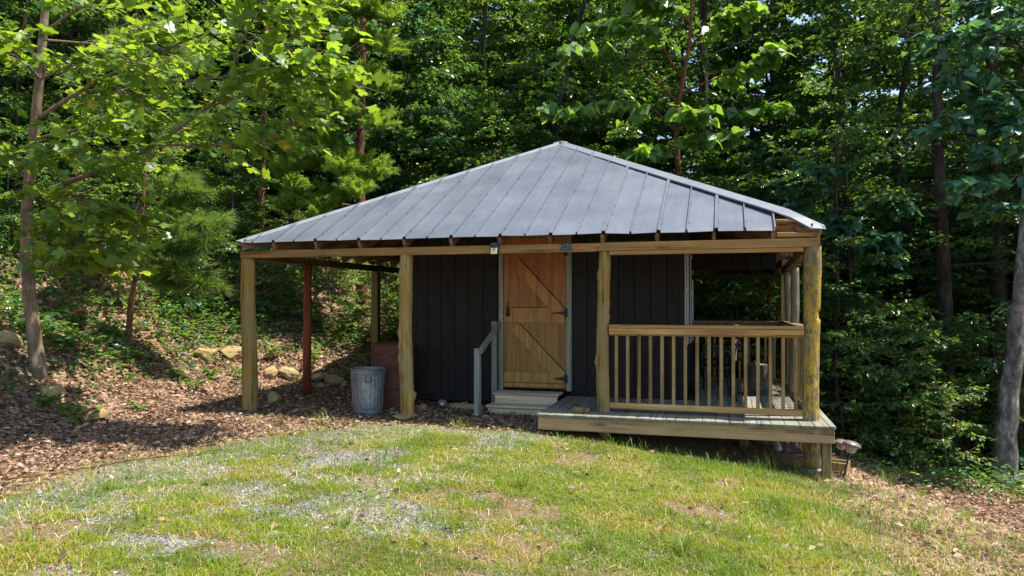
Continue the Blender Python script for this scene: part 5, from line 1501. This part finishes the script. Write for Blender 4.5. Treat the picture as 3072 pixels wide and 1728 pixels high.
# dry leaves
def p_litter(X, Y):
    l, g, e, lw = masks(X, Y)
    return np.clip((l ** 1.5) * (1 - .75 * e) + .03 + .16 * sstep(-.6, 1.2, X) * sstep(.40, .56, fbm(X * 2.1, Y * 2.1, 65)), 0, 1) * ~footprint(X, Y) * np.where((np.abs(X + .45) < 1.6) & (Y > 8.2) & (Y < 12), .15, 1)
X, Y = scatter(150000, -13, 6.5, 2.6, 14.5, p_litter)
n = len(X); Z = hgt(X, Y) + rg.uniform(.004, .028, n)
th = rg.uniform(0, 6.28, n)
D = np.stack([np.cos(th), np.sin(th), rg.normal(0, .22, n)], 1); N = np.array([0, 0, 1.0]) + rg.normal(0, .55, (n, 3))
V, F, r = leaf_arrays(np.stack([X, Y, Z], 1), D, unit(N), (.020 + .068 * rg.random(n) ** 1.8), 'curl', rg.random(n))
stuff('leaf_litter', V, F, r, 'litter', 'dry brown leaves covering the bank, the shade under the roof and the right slope', 'leaf litter')
# gravel
def p_gravel(X, Y):
    l, g, e, lw = masks(X, Y); return np.clip(g * 1.0 + .05, 0, 1) * (1 - l * .9) * ~footprint(X, Y)
X, Y = scatter(110000, -6.2, 2.4, 2.7, 9.0, p_gravel)
n = len(X); S = rg.uniform(.004, .011, n) * rg.uniform(.7, 1.5, n)
OV = np.array([(1, 0, 0), (0, 1, 0), (-1, 0, 0), (0, -1, 0), (0, 0, .8), (0, 0, -.6)], float); OF = np.array([(0, 1, 4), (1, 2, 4), (2, 3, 4), (3, 0, 4)])
th = rg.uniform(0, 6.28, n); c, s = np.cos(th), np.sin(th)
Q = OV[None, :5] * (S[:, None] * rg.uniform(.6, 1.3, (n, 5)))[..., None]
V = np.stack([Q[..., 0] * c[:, None] - Q[..., 1] * s[:, None] + X[:, None], Q[..., 0] * s[:, None] + Q[..., 1] * c[:, None] + Y[:, None], Q[..., 2] + hgt(X, Y)[:, None]], -1).reshape(-1, 3)
F = (OF[None] + (np.arange(n) * 5)[:, None, None]).reshape(-1, 3)
stuff('gravel', V, F, np.repeat(rg.random(n), 5), 'pebble', 'grey crushed gravel showing through the thin grass', 'gravel')
# grass blades
def blades(X, Y, H, Wd, lean, zoff=None):
    n = len(X); Z = hgt(X, Y) - .004 if zoff is None else zoff
    th = rg.uniform(0, 6.28, n); d = np.stack([np.cos(th), np.sin(th), np.zeros(n)], 1); s = np.stack([-np.sin(th), np.cos(th), np.zeros(n)], 1)
    base = np.stack([X, Y, Z], 1); up = np.array([0, 0, 1.0])
    le = (lean * rg.uniform(.3, 1.4, n))[:, None]; H = H[:, None]; Wd = Wd[:, None]
    m = base + up * H * .55 + d * H * le * .30; t = base + up * H * np.maximum(1 - .35 * le, .2) + d * H * le * .95
    V = np.stack([base - s * Wd, base + s * Wd, m - s * Wd * .75, m + s * Wd * .75, t], 1).reshape(-1, 3)
    F = np.array([(0, 1, 3), (0, 3, 2), (2, 3, 4)])[None] + (np.arange(n) * 5)[:, None, None]
    tone = np.clip(.62 * sstep(.3, .7, fbm(np.asarray(X) * 2.3, np.asarray(Y) * 2.9, 67)) + .55 * rg.random(n) - .08, 0, .999)
    return V, F.reshape(-1, 3), np.repeat(tone, 5)
def p_lawn(X, Y):
    l, g, e, lw = masks(X, Y)
    t = fbm(X * 1.4, Y * 1.8, 61); right = sstep(.2, 1.5, X)
    return np.clip((lw + .25 * g) * sstep(.24, .46, t + .04 + .25 * (vnoise(X * 8, Y * 10, 63) - .5)), 0, 1) * (1 - .68 * right) + .06 * sstep(2.6, 1.2, X) * (1 - l)
X, Y = scatter(330000, -6.5, 2.8, 2.7, 8.3, p_lawn)
n = len(X); hm = .55 + .9 * fbm(X * 2.0, Y * 2.0, 71)
V, F, r = blades(X, Y, rg.uniform(.02, .065, n) * hm * (1 + .7 * sstep(-.8, 1.2, X)), rg.uniform(.0016, .0034, n), 1.0)
stuff('grass', V, F, r, 'grass', 'thin short green lawn in front of the cabin', 'grass')
# clover-like cover between the blades
X, Y = scatter(150000, -6.5, 2.6, 2.7, 8.3, lambda X, Y: p_lawn(X, Y) * sstep(.42, .6, fbm(X * 1.1 + 9, Y * 1.4, 81)))
n = len(X); th = rg.uniform(0, 6.28, n)
D = np.stack([np.cos(th), np.sin(th), rg.normal(.1, .25, n)], 1); N = np.array([0, 0, 1.0]) + rg.normal(0, .45, (n, 3))
V, F, r = leaf_arrays(np.stack([X, Y, hgt(X, Y) + rg.uniform(.004, .02, n)], 1), D, unit(N), rg.uniform(.010, .026, n), 'simple', rg.random(n))
stuff('clover', V, F, r, 'clover', 'low broad-leaved weeds spread through the lawn', 'clover')
# dry straw
X, Y = scatter(60000, -6, 4.0, 2.7, 9.0, lambda X, Y: .16 + .6 * sstep(.2, 1.6, X) * sstep(3.5, 2.4, X))
n = len(X); Z = hgt(X, Y) + .004
V, F, r = blades(X, Y, rg.uniform(.03, .09, n), rg.uniform(.0010, .0022, n), 2.6, Z)
stuff('dry_straw', V, F, r, 'straw', 'dry straw and thatch lying between the grass blades', 'straw')
# tall tufts
TX = []; TY = []; TH = []
def tuft(x, y, k, h, spread=.035):
    TX.append(x + rg.normal(0, spread, k)); TY.append(y + rg.normal(0, spread, k)); TH.append(h * rg.uniform(.5, 1.1, k))
X, Y = scatter(4200, -5.5, 3.2, 2.8, 8.2, lambda X, Y: (.10 + .75 * sstep(-.6, 1.2, X)) * (1 - masks(X, Y)[0] * .45))
for x, y in zip(X, Y): tuft(x, y, rg.integers(5, 14), rg.uniform(.06, .17))
for x in np.arange(-1.2, 1.1, .10): tuft(x + rg.normal(0, .04), 7.86 + rg.normal(0, .06), 5, rg.uniform(.10, .22), .02)
TX, TY, TH = map(np.concatenate, (TX, TY, TH))
V, F, r = blades(TX, TY, TH, rg.uniform(.0018, .0036, len(TX)), .8)
stuff('tall_grass', V, F, r, 'grass_tall', 'taller grass blades scattered over the lawn and along the deck', 'grass')
# single clumps one can pick out
def clump(px, d, k, h, label, group='grass clumps'):
    x, y = at(px, d); k_ = k
    Vb, Fb, rb = blades(rg.normal(0, .035, k_), rg.normal(0, .035, k_), h * rg.uniform(.5, 1.1, k_), rg.uniform(.0022, .004, k_), .9, np.full(k_, -.01))
    tag(link('grass_clump', fast_mesh('grass_clump', Vb, Fb, rb, [M['grass_tall']]), None, None, (x, y, gz(x, y))), label, 'grass clump', group)
for a in [(1312, 6.1, 60, .24, 'upright grass clump alone in mid lawn'), (860, 5.0, 50, .17, 'grass clump near the front edge, left of centre'), (1140, 5.05, 55, .19, 'grass clump near the front edge, just left of centre'),
          (1500, 4.9, 70, .24, 'tall yellowish grass clump near the front edge, right of centre'), (1720, 5.0, 60, .22, 'tall clump near the bottom edge below the deck middle'),
          (1090, 5.2, 40, .15, 'smaller clump beside the one just left of centre'), (2310, 8.2, 90, .26, 'yellow-green grass clump on the crest right of the path lights'),
          (2225, 8.9, 40, .34, 'thin arching grass clump behind the leaning path light'), (2430, 7.9, 70, .24, 'grass clump farther right on the crest'),
          (280, 5.9, 50, .15, 'dark green clump in the left lawn'), (820, 8.6, 14, .34, 'single arching grass plant left of the trash can'), (1150, 8.4, 22, .22, 'pale grass clump in front of the knotty post and steps'),
          (2010, 7.6, 30, .30, 'drooping grass clump under the right end of the deck'), (1930, 7.5, 26, .28, 'upright grass clump under the deck near the pipe')]: clump(*a)
# weeds on the bank
def weed(px, d, h, nst, nlf, size, label, tpl='oval', mat='leaf_weed', group='weeds on the bank'):
    x, y = at(px, d); z = gz(x, y); mb = MB(); P = []; D = []; N = []
    for i in range(nst):
        az = rg.uniform(0, 6.28); L = h * rg.uniform(.6, 1.1)
        LP = limb_path(rg, (0, 0, -.02), az, L, 1.15, .9, 6); mb.add(*tube(LP, np.linspace(.006, .002, 6), 4, False))
        for j in range(nlf):
            p, d_ = interp_path(LP, .25 + .75 * (j + rg.random()) / nlf); a2 = rg.uniform(0, 6.28)
            P.append(p); D.append([math.cos(a2), math.sin(a2), rg.normal(-.1, .25)]); N.append(np.array([0, 0, 1.0]) + rg.normal(0, .35, 3))
    k = len(P)
    V, F, r = leaf_arrays(np.array(P), unit(np.array(D)), unit(np.array(N)), size * rg.uniform(.6, 1.2, k), tpl, rg.random(k))
    t = thing('weed', label, 'weed', (x, y, z), group)
    link('stem', wood_mesh('stem', mb, M['grass_tall']), None, t)
    link('leaves', fast_mesh('leaves', V, F, r, [M[mat]]), None, t)
for a in [(180, 8.9, .42, 6, 7, .10, 'broad-leaved seedling at the foot of the bank, below the tulip trunk'), (215, 8.7, .35, 5, 6, .09, 'yellowing weed left of the lone sandstone block'),
          (110, 8.9, .38, 6, 7, .09, 'weed clump below the tulip trunk base'), (490, 10.8, .38, 7, 8, .075, 'bright weed on the bank above the shaded leaves'),
          (530, 11.4, .35, 6, 7, .08, 'weed left of the cream sandstone slab'), (430, 10.9, .30, 6, 7, .08, 'low leafy weed halfway along the bank foot'),
          (620, 11.8, .40, 7, 8, .08, 'weed beside the leftmost log post'), (700, 12.9, .5, 8, 8, .085, 'leafy weed above the rock row left of the red post'),
          (790, 13.2, .55, 8, 8, .085, 'leafy weed above the rock row right of the red post'), (870, 12.9, .5, 7, 8, .08, 'weed above the thin slab left of the drum'),
          (930, 13.6, .7, 8, 9, .08, 'sunlit weed behind the drum rim'), (330, 10.9, .30, 6, 7, .07, 'weed at the foot of the young pine'),
          (270, 11.4, .4, 7, 8, .085, 'weed under the dead branch on the bank'), (60, 10.4, .4, 7, 7, .10, 'broad weed left of the tulip trunk'),
          (170, 10.6, .45, 7, 7, .11, 'broad-leaved weed right of the tulip trunk'), (1178, 9.3, .16, 4, 5, .05, 'small green seedling against the black wall by the handrail'),
          (420, 12.6, .5, 8, 8, .085, 'weed up the bank left of the young pine branches'), (360, 9.6, .25, 5, 6, .07, 'small weed in the leaves right of the lone block'),
          (1885, 8.35, .12, 4, 4, .05, 'small pale seedling under the deck'), (2190, 8.4, .18, 5, 5, .06, 'low weed right of the leaning path light'), (2400, 8.0, .2, 6, 6, .06, 'low weed on the crest near the right edge')]: weed(*a)
# creeping cover on the bank and the forest floor
def p_cov(X, Y):
    u = bank_u(X, Y); f = sstep(.36, .55, fbm(X * .9, Y * .9, 91))
    b = sstep(.35, 1.6, u) * f * sstep(-4.4, -5, X)
    return np.clip(b * .9 + f * .8 * sstep(10.5, 12, Y) * sstep(0.8, 2.0, X) + .25 * f * sstep(9, 10, Y) * sstep(1.8, 2.6, X), 0, 1)
X, Y = scatter(110000, -16, 9, 5.5, 19, p_cov)
n = len(X); th = rg.uniform(0, 6.28, n)
D = np.stack([np.cos(th), np.sin(th), rg.normal(0, .25, n)], 1); N = np.array([0, 0, 1.0]) + rg.normal(0, .4, (n, 3))
V, F, r = leaf_arrays(np.stack([X, Y, hgt(X, Y) + rg.uniform(.01, .45, n) * fbm(X * 2, Y * 2, 95)], 1), D, unit(N), rg.uniform(.04, .10, n), 'oval', rg.random(n))
nb_ = len(V)
def p_bank(X, Y):
    u = bank_u(X, Y); return sstep(.5, 1.6, u) * sstep(-4.6, -5.4, X) * sstep(.34, .52, fbm(X * .8 + 3, Y * .8, 97)) * (.45 + .55 * sstep(1.4, 2.4, u))
X, Y = scatter(120000, -17, -4, 5.5, 20, p_bank)
n = len(X); th = rg.uniform(0, 6.28, n); hm = fbm(X * 1.6, Y * 1.6, 99)
D = np.stack([np.cos(th), np.sin(th), rg.normal(-.1, .3, n)], 1); N = np.array([0, 0, 1.0]) + rg.normal(0, .45, (n, 3))
V2, F2, r2 = leaf_arrays(np.stack([X, Y, hgt(X, Y) + .02 + 1.1 * np.clip(hm - .3, 0, 1) * rg.random(n)], 1), D, unit(N), rg.uniform(.06, .13, n), 'oval', rg.random(n))
V = np.concatenate([V, V2]); F = np.concatenate([F, F2 + nb_]); r = np.concatenate([r, r2])
stuff('ground_cover', V, F, r, 'leaf_beech', 'creeping green plants covering parts of the bank and forest floor', 'ground cover')
